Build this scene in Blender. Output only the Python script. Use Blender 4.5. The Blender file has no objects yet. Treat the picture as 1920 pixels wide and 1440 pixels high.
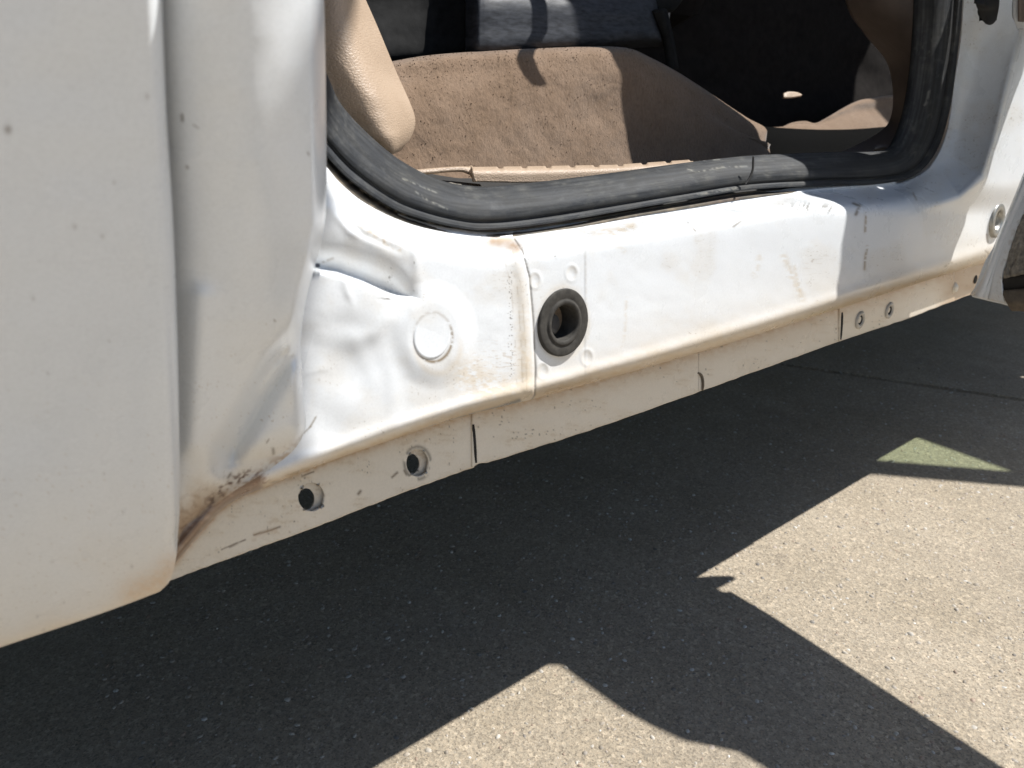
import bpy, bmesh, math, random
import numpy as np
from mathutils import Vector
random.seed(7); rng = np.random.default_rng(7)
SC = bpy.context.scene; COL = SC.collection

# ------------------------------------------------------------------ camera
FPX = 1442.0
TH = math.atan((720-207)/FPX); CT, ST = math.cos(TH), math.sin(TH)
YAW = math.atan((2790-960)/(FPX*CT+(720-207)*ST)); SY, CY = math.sin(YAW), math.cos(YAW)
CAM = np.array([0.0, -0.315, 0.5])
cd = bpy.data.cameras.new('camera'); cam = bpy.data.objects.new('camera', cd); COL.objects.link(cam)
# view direction on the ground is (CY, SY); the car axis lies YAW to its right
fw = Vector((CY*CT, SY*CT, -ST)); rt = Vector((SY, -CY, 0)); up = rt.cross(fw)
from mathutils import Matrix
cam.matrix_world = Matrix(((rt.x, up.x, -fw.x, CAM[0]), (rt.y, up.y, -fw.y, CAM[1]), (rt.z, up.z, -fw.z, CAM[2]), (0, 0, 0, 1)))
cd.sensor_width = 36; cd.lens = 36*FPX/1920; cd.clip_start = 0.01; cd.clip_end = 500
cd.dof.use_dof = True; cd.dof.focus_distance = 0.56; cd.dof.aperture_fstop = 14.0
SC.camera = cam

# ------------------------------------------------------------------ light
SUN = np.array([0.499, -0.294, 0.815]); SUN /= np.linalg.norm(SUN)
w = bpy.data.worlds.new('World'); SC.world = w; w.use_nodes = True
nt = w.node_tree; bg = nt.nodes['Background']; sky = nt.nodes.new('ShaderNodeTexSky')
sky.sky_type = 'NISHITA'; sky.sun_disc = False; sky.sun_elevation = math.asin(SUN[2]); sky.sun_rotation = math.atan2(SUN[0], SUN[1])
sky.altitude = 100; sky.air_density = 1.0; sky.dust_density = 0.8; sky.ozone_density = 1.6
nt.links.new(sky.outputs[0], bg.inputs[0]); bg.inputs[1].default_value = 0.074
sl = bpy.data.lights.new('sun', 'SUN'); sl.energy = 5.0; sl.angle = math.radians(0.53); sl.color = (1.0, 0.98, 0.945)
so = bpy.data.objects.new('sun', sl); COL.objects.link(so); so.rotation_euler = Vector(-SUN).to_track_quat('-Z', 'Y').to_euler()
SC.view_settings.view_transform = 'Standard'; SC.view_settings.look = 'None'; SC.view_settings.gamma = 1
SC.view_settings.exposure = 0.55
SC.view_settings.use_curve_mapping = False

# ------------------------------------------------------------------ helpers
def rays(px, py):
    px = np.asarray(px, float); py = np.asarray(py, float)
    dx = (px-960)/FPX; dy = (720-py)/FPX
    R = dx; Fw = CT+dy*ST; U = dy*CT-ST
    return np.stack([R*SY+Fw*CY, -R*CY+Fw*SY, U], -1)
def on_y(px, py, Y):
    r = rays(px, py); t = (np.asarray(Y, float)-CAM[1])/r[..., 1]
    return CAM + r*t[..., None]
def on_z(px, py, z=0.0):
    r = rays(px, py); t = (z-CAM[2])/r[..., 2]
    return CAM + r*t[..., None]
def lin(c):
    c = np.asarray(c, float)/255.0
    return np.where(c <= .04045, c/12.92, ((c+.055)/1.055)**2.4)
def cr(pts, n=16):
    P = np.asarray(pts, float)
    Q = np.vstack([2*P[0]-P[1], P, 2*P[-1]-P[-2]]); out = []
    t = np.linspace(0, 1, n, endpoint=False)[:, None]
    for i in range(1, len(Q)-2):
        a, b, c, d = Q[i-1], Q[i], Q[i+1], Q[i+2]
        # limited tangents so that sharp corners do not overshoot
        l0 = np.linalg.norm((b-a)[:2]); l1 = np.linalg.norm((c-b)[:2]); l2 = np.linalg.norm((d-c)[:2])
        m1 = (c-a)*l1/max(l0+l1, 1e-6); m2 = (d-b)*l1/max(l1+l2, 1e-6)
        h = 2*t**3-3*t**2+1; k = t**3-2*t**2+t; e = -2*t**3+3*t**2; f = t**3-t**2
        out.append(h*b+k*m1+e*c+f*m2)
    out.append(P[-1:]); return np.vstack(out)
def resample(P, n):
    P = np.asarray(P, float)
    s = np.r_[0, np.cumsum(np.linalg.norm(np.diff(P[:, :2], axis=0), axis=1))]
    q = np.linspace(0, s[-1], n)
    return np.stack([np.interp(q, s, P[:, k]) for k in range(P.shape[1])], -1)
def ss(a, b, x):
    t = np.clip((x-a)/(b-a), 0, 1); return t*t*(3-2*t)
def segd(px, py, pts):
    """distance to a polyline and position along it (0..1)"""
    P = np.asarray(pts, float); best = np.full(np.shape(px), 1e9); par = np.zeros(np.shape(px))
    L = np.r_[0, np.cumsum(np.linalg.norm(np.diff(P, axis=0), axis=1))]
    for i in range(len(P)-1):
        a, b = P[i], P[i+1]; ab = b-a; l2 = max(ab@ab, 1e-9)
        t = np.clip(((px-a[0])*ab[0]+(py-a[1])*ab[1])/l2, 0, 1)
        dd = np.hypot(px-a[0]-t*ab[0], py-a[1]-t*ab[1]); m = dd < best
        best = np.where(m, dd, best); par = np.where(m, (L[i]+t*(L[i+1]-L[i]))/L[-1], par)
    return best, par
_tab = rng.random((256, 256))
def inpoly(px, py, poly):
    c = np.zeros(np.shape(px), bool); n = len(poly)
    for i in range(n):
        (x1, y1), (x2, y2) = poly[i], poly[(i+1) % n]
        if y1 == y2: continue
        c ^= ((y1 > py) != (y2 > py)) & (px < (x2-x1)*(py-y1)/(y2-y1)+x1)
    return c
def vn(x, y):
    x = np.asarray(x, float); y = np.asarray(y, float)
    xi = np.floor(x).astype(int); yi = np.floor(y).astype(int); fx = x-xi; fy = y-yi
    fx = fx*fx*(3-2*fx); fy = fy*fy*(3-2*fy)
    g = lambda a, b: _tab[a % 256, b % 256]
    return (g(xi, yi)*(1-fx)+g(xi+1, yi)*fx)*(1-fy)+(g(xi, yi+1)*(1-fx)+g(xi+1, yi+1)*fx)*fy
def fbm(x, y, o=4):
    s = 0; a = 1; n = 0
    for k in range(o):
        s = s+a*vn(x*2**k+17.3*k, y*2**k+5.1*k); n += a; a *= .55
    return s/n
def mix(c, d, m):
    return c*(1-m[..., None])+np.asarray(d)*m[..., None]

def setp(o, label=None, cat=None, group=None, kind=None):
    if label: o['label'] = label
    if cat: o['category'] = cat
    if group: o['group'] = group
    if kind: o['kind'] = kind
    return o
def link(name, me, mat, parent=None, smooth=True):
    o = bpy.data.objects.new(name, me); COL.objects.link(o)
    if mat: me.materials.append(mat)
    if smooth and len(me.polygons): me.polygons.foreach_set('use_smooth', np.ones(len(me.polygons), bool))
    if parent: o.parent = parent
    return o
def add_col(me, colv):
    a = me.color_attributes.new('wear', 'FLOAT_COLOR', 'POINT')
    c = np.ones((len(me.vertices), 4), np.float32); c[:, :colv.shape[-1]] = colv.reshape(-1, colv.shape[-1])
    a.data.foreach_set('color', c.ravel())
def grid(name, P, mat, parent=None, col=None, mask=None, thick=0.0):
    n, m = P.shape[:2]
    idx = np.arange(n*m).reshape(n, m)
    q = np.stack([idx[:-1, :-1], idx[1:, :-1], idx[1:, 1:], idx[:-1, 1:]], -1)
    if mask is not None:
        k = mask[:-1, :-1] & mask[1:, :-1] & mask[1:, 1:] & mask[:-1, 1:]
        q = q[k]
    q = q.reshape(-1, 4)
    me = bpy.data.meshes.new(name)
    me.vertices.add(n*m); me.vertices.foreach_set('co', P.reshape(-1).astype(np.float32))
    me.loops.add(q.size); me.loops.foreach_set('vertex_index', q.reshape(-1).astype(np.int32))
    me.polygons.add(len(q)); me.polygons.foreach_set('loop_start', np.arange(0, q.size, 4, dtype=np.int32))
    me.update(calc_edges=True)
    if col is not None: add_col(me, col)
    o = link(name, me, mat, parent)
    if thick:
        md = o.modifiers.new('thickness', 'SOLIDIFY'); md.thickness = thick; md.offset = -1
    return o
def loft(name, rows, n, m, mat, parent=None, bump=None, colf=None, thick=0.0):
    """rows: pixel polylines with depth (x, y, Y); smooth surface through them"""
    R = np.stack([resample(cr(r, 12), n) for r in rows])           # rows x n x 3
    A = R.reshape(len(rows), -1)
    t = np.linspace(0, len(rows)-1, m); D = []
    full = np.vstack([2*A[0]-A[1], A, 2*A[-1]-A[-2]])
    for v in t:
        i = min(int(v), len(rows)-2); f = v-i; a, b, c, d = full[i:i+4]
        D.append(.5*((2*b)+(c-a)*f+(2*a-5*b+4*c-d)*f*f+(3*b-a-3*c+d)*f**3))
    D = np.array(D).reshape(m, n, 3)
    px, py, Y = D[..., 0], D[..., 1], D[..., 2]
    if bump is not None: Y = Y+bump(px, py, np.linspace(0, 1, m)[:, None]+0*px, np.linspace(0, 1, n)[None]+0*px)
    c = colf(px, py) if colf is not None else None
    return grid(name, on_y(px, py, Y), mat, parent, c, thick=thick)
def bm_link(name, bm, mat, parent=None, smooth=False):
    me = bpy.data.meshes.new(name); bm.normal_update(); bm.to_mesh(me); bm.free(); return link(name, me, mat, parent, smooth)
def box(name, lo, hi, mat, parent=None, bev=0.0):
    bm = bmesh.new(); bmesh.ops.create_cube(bm, size=1)
    for v in bm.verts: v.co = Vector([lo[i]+(v.co[i]+.5)*(hi[i]-lo[i]) for i in range(3)])
    if bev: bmesh.ops.bevel(bm, geom=list(bm.edges), offset=bev, segments=2, affect='EDGES', profile=.5)
    return bm_link(name, bm, mat, parent)
def prism(name, pts, org, du, dw, thick, mat, parent=None, bev=0.0, holes=()):
    """polygon (u, z) in a vertical plane, thickened along dw"""
    bm = bmesh.new(); org = Vector(org); du = Vector(du); dw = Vector(dw)
    def ring(ps, w): return [bm.verts.new(org+du*u+Vector((0, 0, z))+dw*w) for u, z in ps]
    def loop(ps):
        a = ring(ps, 0); b = ring(ps, thick); n = len(ps)
        for i in range(n): bm.faces.new((a[i], a[(i+1) % n], b[(i+1) % n], b[i]))
        return a, b
    A, B = loop(pts); ea = []; eb = []
    for r, e in ((A, ea), (B, eb)):
        for i in range(len(r)): e.append(bm.edges.get((r[i], r[(i+1) % len(r)])))
    for h in holes:
        a, b = loop(h)
        for r, e in ((a, ea), (b, eb)):
            for i in range(len(r)): e.append(bm.edges.get((r[i], r[(i+1) % len(r)])))
    for e in (ea, eb): bmesh.ops.triangle_fill(bm, edges=e, use_beauty=True)
    bmesh.ops.recalc_face_normals(bm, faces=list(bm.faces))
    if bev:
        ed = [e for e in bm.edges if len(e.link_faces) == 2 and e.calc_face_angle(0) > 1.0]
        bmesh.ops.bevel(bm, geom=ed, offset=bev, segments=2, affect='EDGES', profile=.5)
    return bm_link(name, bm, mat, parent)
def lathe(name, prof, c, nrm, mat, parent=None, seg=48, upv=(0, 0, 1), smooth=True, sx=1.0):
    """prof: (radius, height along nrm)"""
    n = Vector(nrm).normalized(); a = Vector(upv).cross(n).normalized(); b = n.cross(a); c = Vector(c)
    bm = bmesh.new(); rings = []
    for r, h in prof:
        if r < 1e-7: rings.append([bm.verts.new(c+n*h)])
        else: rings.append([bm.verts.new(c+n*h+a*(r*sx*math.cos(2*math.pi*k/seg))+b*(r*math.sin(2*math.pi*k/seg))) for k in range(seg)])
    for p, q in zip(rings, rings[1:]):
        for k in range(seg):
            l = (k+1) % seg
            if len(p) == 1 and len(q) == 1: continue
            if len(p) == 1: bm.faces.new((p[0], q[k], q[l]))
            elif len(q) == 1: bm.faces.new((p[k], q[0], p[l]))
            else: bm.faces.new((p[k], q[k], q[l], p[l]))
    bmesh.ops.recalc_face_normals(bm, faces=list(bm.faces))
    return bm_link(name, bm, mat, parent, smooth)

# ------------------------------------------------------------------ materials
class N:
    def __init__(s, name):
        s.m = bpy.data.materials.new(name); s.m.use_nodes = True; s.t = s.m.node_tree
        s.p = s.t.nodes['Principled BSDF']
    def n(s, ty, **kw):
        x = s.t.nodes.new(ty)
        for k, v in kw.items():
            if k in x.inputs.keys(): x.inputs[k].default_value = v
            else: setattr(x, k, v)
        return x
    def l(s, a, b): s.t.links.new(a, b)
    def noise(s, scale, detail=4, rough=.55, vec=None):
        x = s.n('ShaderNodeTexNoise', Scale=scale, Detail=detail, Roughness=rough)
        if vec is None: vec = s.obj()
        s.l(vec, x.inputs['Vector']); return x.outputs['Fac']
    def obj(s, sc=None):
        x = s.n('ShaderNodeTexCoord').outputs['Object']
        if sc:
            mp = s.n('ShaderNodeMapping'); mp.inputs['Scale'].default_value = sc; s.l(x, mp.inputs['Vector']); x = mp.outputs[0]
        return x
    def ramp(s, f, stops):
        r = s.n('ShaderNodeValToRGB'); e = r.color_ramp.elements
        while len(e) < len(stops): e.new(.5)
        for q, (p, c) in zip(e, stops):
            q.position = p; q.color = (*c, 1) if len(c) == 3 else c
        s.l(f, r.inputs[0]); return r.outputs[0]
    def mixc(s, f, a, b, mode='MIX'):
        x = s.n('ShaderNodeMix', data_type='RGBA', blend_type=mode)
        for v, i in ((f, 0), (a, 6), (b, 7)):
            if isinstance(v, (int, float)): x.inputs[i].default_value = v
            elif isinstance(v, tuple): x.inputs[i].default_value = (*v, 1)
            else: s.l(v, x.inputs[i])
        return x.outputs[2]
    def bump(s, h, strength=.3, dist=.001, prev=None):
        b = s.n('ShaderNodeBump', Strength=strength, Distance=dist); s.l(h, b.inputs['Height'])
        if prev is not None: s.l(prev, b.inputs['Normal'])
        return b.outputs[0]
    def base(s, c):
        if isinstance(c, tuple): s.p.inputs['Base Color'].default_value = (*c, 1)
        else: s.l(c, s.p.inputs['Base Color'])
    def rough(s, v):
        if isinstance(v, (int, float)): s.p.inputs['Roughness'].default_value = v
        else: s.l(v, s.p.inputs['Roughness'])
    def norm(s, v): s.l(v, s.p.inputs['Normal'])
G3 = lambda v: (v, v, v)

def mat_paint():
    k = N('white_car_paint'); a = k.n('ShaderNodeAttribute', attribute_name='wear')
    f = k.noise(900, 3); g = k.noise(35, 5)
    c = k.mixc(1.0, a.outputs['Color'], k.ramp(f, [(.25, G3(.93)), (.6, G3(1))]), 'MULTIPLY')
    c = k.mixc(1.0, c, k.ramp(g, [(.3, (.975, .972, .965)), (.65, G3(1))]), 'MULTIPLY')
    k.base(c); k.rough(k.ramp(g, [(.3, G3(.24)), (.7, G3(.36))]))
    k.p.inputs['Coat Weight'].default_value = .35; k.p.inputs['Coat Roughness'].default_value = .2
    k.norm(k.bump(k.noise(420, 2), .05, .0006)); return k.m
M_paint = mat_paint()
def mat_plain(name, rgb, rough, nsc=300, amp=.15, bsc=600, bst=.2, bd=.0004, stretch=None, spec=.5):
    k = N(name); v = k.obj(stretch) if stretch else k.obj()
    f = k.noise(nsc, 5, .6, v)
    lo = tuple(c*(1-amp) for c in rgb); hi = tuple(min(1, c*(1+amp)) for c in rgb)
    k.base(k.ramp(f, [(.3, lo), (.7, hi)])); k.rough(rough); k.p.inputs['Specular IOR Level'].default_value = spec
    k.norm(k.bump(k.noise(bsc, 3, .6, v), bst, bd)); return k.m
def mat_rubber():
    k = N('weathered_rubber'); a = k.n('ShaderNodeAttribute', attribute_name='wear')
    f = k.noise(60, 6, .65); g = k.noise(700, 4, .7)
    d = k.ramp(f, [(.42, (0, 0, 0)), (.72, (1, 1, 1))])
    c = k.mixc(d, (.024, .026, .029), (.052, .052, .05))
    c = k.mixc(k.ramp(g, [(.62, (0, 0, 0)), (.8, (.55, .55, .55))]), c, (.085, .083, .078))
    k.base(k.mixc(1.0, c, a.outputs['Color'], 'MULTIPLY')); k.rough(k.ramp(f, [(.3, G3(.55)), (.7, G3(.75))])); k.p.inputs['Specular IOR Level'].default_value = .25
    k.norm(k.bump(g, .35, .0006)); return k.m
M_rub = mat_rubber()
def mat_tan():
    k = N('tan_grained_plastic'); v = k.n('ShaderNodeTexVoronoi', Scale=420.0, feature='DISTANCE_TO_EDGE')
    k.l(k.obj((1, 1, 1.6)), v.inputs['Vector'])
    f = k.noise(45, 4)
    k.base(k.ramp(f, [(.3, (.36, .265, .185)), (.7, (.42, .315, .225))])); k.rough(.5)
    b = k.bump(k.ramp(v.outputs['Distance'], [(0, G3(0)), (.25, G3(1))]), .32, .0005)
    k.norm(k.bump(k.noise(240, 3), .25, .0006, b)); return k.m
M_tan = mat_tan()
def mat_carpet():
    k = N('brown_carpet'); f = k.noise(28, 5, .6); g = k.noise(420, 4, .7, k.obj((1, 1, .55)))
    c = k.ramp(f, [(.25, (.182, .120, .076)), (.5, (.215, .146, .097)), (.75, (.238, .167, .116))])
    c = k.mixc(1.0, c, k.ramp(g, [(.3, G3(.74)), (.55, G3(1)), (.8, G3(1.10))]), 'MULTIPLY')
    k.base(c); k.rough(.95); k.p.inputs['Specular IOR Level'].default_value = .1
    k.p.inputs['Sheen Weight'].default_value = .25
    k.norm(k.bump(g, .5, .0015)); return k.m
M_carp = mat_carpet()
M_navy = mat_plain('dark_seat_plastic', (.036, .039, .046), .5, 90, .55, 900, .25, .0004, (1, 1, 4), .3)
M_black = mat_plain('black_plastic', (.012, .012, .012), .75, 120, .4, spec=.15)
M_dark = mat_plain('dark_interior', (.012, .010, .009), .95, 80, .3, spec=.1)
M_gap = mat_plain('gap_black', (.012, .011, .010), .8, 200, .4)  # near-black for gaps, holes, slots and the underbody
M_brown = mat_plain('brown_dusty_lip', (.105, .082, .058), .6, 160, .35)
M_strap = mat_plain('black_webbing', (.02, .02, .022), .8, 800, .3)
M_steel = mat_plain('worn_steel', (.36, .35, .32), .38, 300, .2); M_steel.node_tree.nodes['Principled BSDF'].inputs['Metallic'].default_value = .75
M_grom = mat_plain('dusty_grommet_rubber', (.05, .046, .040), .75, 220, .4, 900, .3, .0003, None, .25)
M_plug = mat_plain('dark_plug_rubber', (.06, .055, .05), .75, 260, .25)
M_crest = mat_plain('dusty_plug_wall', (.25, .18, .12), .8, 300, .3)
M_trimsh = mat_plain('taupe_trim', (.20, .16, .135), .6, 60, .12, 420, .3, .0005)
M_lining = mat_plain('dirty_door_lining', (.20, .18, .15), .8, 260, .5, 500, .5, .001)
def mat_glass():
    k = N('green_tinted_glass'); out = k.t.nodes['Material Output']
    t = k.n('ShaderNodeBsdfTransparent'); t.inputs[0].default_value = (.76, .84, .74, 1)
    g = k.n('ShaderNodeBsdfGlossy'); g.inputs['Roughness'].default_value = .02
    mx = k.n('ShaderNodeMixShader')
    mx.inputs[0].default_value = .05; k.l(t.outputs[0], mx.inputs[1]); k.l(g.outputs[0], mx.inputs[2]); k.l(mx.outputs[0], out.inputs[0])
    k.t.nodes.remove(k.p); return k.m
M_glass = mat_glass()
def mat_pave():
    k = N('aggregate_pavement'); ob = k.obj()
    v = k.n('ShaderNodeTexVoronoi', Scale=310.0, Randomness=1.0); k.l(ob, v.inputs['Vector'])
    v2 = k.n('ShaderNodeTexVoronoi', Scale=640.0, Randomness=1.0); k.l(ob, v2.inputs['Vector'])
    f = k.noise(6, 6, .6); g = k.noise(520, 5, .75)
    sep = k.n('ShaderNodeSeparateColor'); k.l(v.outputs['Color'], sep.inputs[0])
    sep2 = k.n('ShaderNodeSeparateColor'); k.l(v2.outputs['Color'], sep2.inputs[0])
    c = k.ramp(f, [(.3, (.31, .263, .195)), (.55, (.365, .313, .24)), (.75, (.415, .362, .283))])
    c = k.mixc(1.0, c, k.ramp(sep.outputs[0], [(0, G3(.80)), (.45, G3(.98)), (.86, G3(1.06)), (.95, G3(1.30))]), 'MULTIPLY')
    c = k.mixc(1.0, c, k.ramp(sep2.outputs[1], [(0, (.62, .60, .58)), (.3, G3(.95)), (.8, (1.1, 1.06, 1.02))]), 'MULTIPLY')
    c = k.mixc(1.0, c, k.ramp(g, [(.28, G3(.62)), (.5, G3(1)), (.75, G3(1.18))]), 'MULTIPLY')
    c = k.mixc(k.ramp(k.noise(3.1, 5, .65), [(.50, G3(0)), (.75, G3(.5))]), c, (.19, .16, .122))
    c = k.mixc(k.ramp(k.noise(17, 4, .6), [(.64, G3(0)), (.72, G3(.3))]), c, (.12, .10, .08))
    k.base(c); k.rough(.85)
    b = k.bump(v.outputs['Distance'], .25, .0015); k.norm(k.bump(g, .55, .0015, b)); return k.m
M_pave = mat_pave()
def mat_chip():
    k = N('stone_chips'); oi = k.n('ShaderNodeAttribute', attribute_name='wear')
    k.base(k.mixc(1.0, oi.outputs['Color'], k.ramp(k.noise(700, 3), [(.3, G3(.8)), (.7, G3(1.1))]), 'MULTIPLY')); k.rough(.7); return k.m
M_chip = mat_chip()

# ------------------------------------------------------------------ ground
def ground():
    # pavement cast in slabs, a narrow open joint between them under the car
    a = on_z(1480, 685)[:2]; b = on_z(1920, 750)[:2]; dr = (b-a)/np.linalg.norm(b-a); nr = np.array([-dr[1], dr[0]])
    if nr[0] < 0: nr = -nr
    g = .0055
    for name, s in (('pavement', -1), ('pavement', 1)):
        bm = bmesh.new(); L = 60.
        q = [a-dr*L+nr*g*s, a+dr*L+nr*g*s, a+dr*L+nr*s*L, a-dr*L+nr*s*L]
        top = [bm.verts.new((*p, 0)) for p in q]; bot = [bm.verts.new((*p, -.05)) for p in q]
        f = bm.faces.new(top)
        for i in range(4): bm.faces.new((top[i], top[(i+1) % 4], bot[(i+1) % 4], bot[i]))
        bmesh.ops.recalc_face_normals(bm, faces=list(bm.faces))
        if f.normal.z < 0: bmesh.ops.reverse_faces(bm, faces=list(bm.faces))
        e = [bm.edges.get((top[0], top[1]))]
        bmesh.ops.bevel(bm, geom=e, offset=.004, segments=2, affect='EDGES')
        setp(bm_link(name, bm, M_pave), kind='structure')
    bm = bmesh.new(); bm.faces.new([bm.verts.new(p) for p in ((-60, -60, -.045), (60, -60, -.045), (60, 60, -.045), (-60, 60, -.045))])
    setp(bm_link('joint_filler', bm, M_gap), kind='structure')
    # exposed stone chips standing a little proud of the surface
    n = 26000
    base = np.array([[1, 0, 0], [.5, .8, 0], [-.5, .85, 0], [-1, .05, 0], [-.45, -.85, 0], [.55, -.8, 0]], float)
    dens = rng.random((n, 1))
    X = rng.uniform(.0, 1.7, n*3); Y = rng.uniform(-.45, .65, n*3)
    k = np.where((X+(-Y)*0.2 > 0))[0][:n]; X, Y = X[k], Y[k]
    r = .0007+.0030*rng.random(n)**4.5; an = rng.uniform(0, 6.28, n); el = rng.uniform(.55, 1, n)
    V = np.zeros((n, 12, 3)); h = r*rng.uniform(.12, .4, n)
    ca, sa = np.cos(an), np.sin(an)
    for j in range(6):
        bx = base[j, 0]*r*rng.uniform(.75, 1.2, n); by = base[j, 1]*r*el*rng.uniform(.75, 1.2, n)
        x = bx*ca-by*sa; y = bx*sa+by*ca
        V[:, j] = np.stack([X+x, Y+y, np.full(n, -.0004)], -1)
        V[:, 6+j] = np.stack([X+x*.66, Y+y*.66, h*rng.uniform(.7, 1.2, n)], -1)
    fs = [[j, (j+1) % 6, 6+(j+1) % 6, 6+j] for j in range(6)]
    F = (np.arange(n)[:, None, None]*12+np.array(fs)[None]).reshape(-1, 4)
    T = np.arange(n)[:, None]*12+np.arange(6, 12)[None]
    me = bpy.data.meshes.new('stone_chips')
    lv = np.r_[F.ravel(), T.ravel()].astype(np.int32); ls = np.r_[np.arange(len(F))*4, len(F)*4+np.arange(n)*6].astype(np.int32)
    me.vertices.add(n*12); me.vertices.foreach_set('co', V.reshape(-1).astype(np.float32))
    me.loops.add(len(lv)); me.loops.foreach_set('vertex_index', lv); me.polygons.add(len(ls)); me.polygons.foreach_set('loop_start', ls); me.update(calc_edges=True)
    pal = np.array([(.34, .30, .25), (.40, .36, .30), (.28, .24, .19), (.47, .43, .37), (.32, .24, .18), (.56, .53, .48), (.20, .18, .155), (.37, .31, .26)])
    pi = rng.choice(len(pal), n, p=[.22, .2, .15, .10, .1, .06, .07, .1]); c = np.repeat(pal[pi]*rng.uniform(.85, 1.15, (n, 1)), 12, 0)
    add_col(me, c)
    setp(link('stone_chips', me, M_chip, smooth=False), 'small pale stone chips exposed in the pavement surface', 'gravel', kind='stuff')
ground()

# ------------------------------------------------------------------ the car
car = bpy.data.objects.new('car', None); COL.objects.link(car)
setp(car, 'white car with a dented rusty rocker panel under an open doorway', 'car')

WHITE = np.array([.81, .835, .855]); CREAM = np.array([.70, .60, .46]); TANRUST = np.array([.46, .28, .14]); RUST = np.array([.20, .085, .04]); GRIME = np.array([.30, .22, .13]); INK = np.array([.07, .06, .05])

S_LINE = cr([(430, 60), (500, 160), (560, 248), (612, 316), (640, 348), (680, 380), (740, 411), (800, 431), (870, 444), (930, 449), (985, 443), (1100, 427), (1180, 414), (1300, 395), (1385, 381), (1480, 367), (1560, 358), (1640, 352), (1700, 340), (1745, 312), (1775, 250), (1790, 150), (1803, 60), (1808, -60), (1812, -160)], 10)
C_LINE = cr([(322, 1064), (352, 1028), (395, 978), (430, 945), (500, 912), (610, 868), (700, 836), (800, 802), (900, 772), (985, 752), (1100, 720), (1250, 678), (1400, 633), (1560, 583), (1700, 538), (1815, 502), (1850, 491), (1990, 444)], 8)
T_LINE = [(930, 455), (1180, 419), (1385, 390), (1510, 374), (1565, 376), (1640, 372)]
WR = cr([(606, -120), (606, -60), (608, 0), (610, 100), (612, 250), (611, 400), (604, 450), (590, 500), (577, 550), (568, 600), (564, 650), (567, 700), (571, 760), (572, 805), (552, 842), (512, 875), (478, 897), (440, 920), (405, 945), (378, 966), (350, 985), (338, 1004), (334, 1030)], 8)

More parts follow.
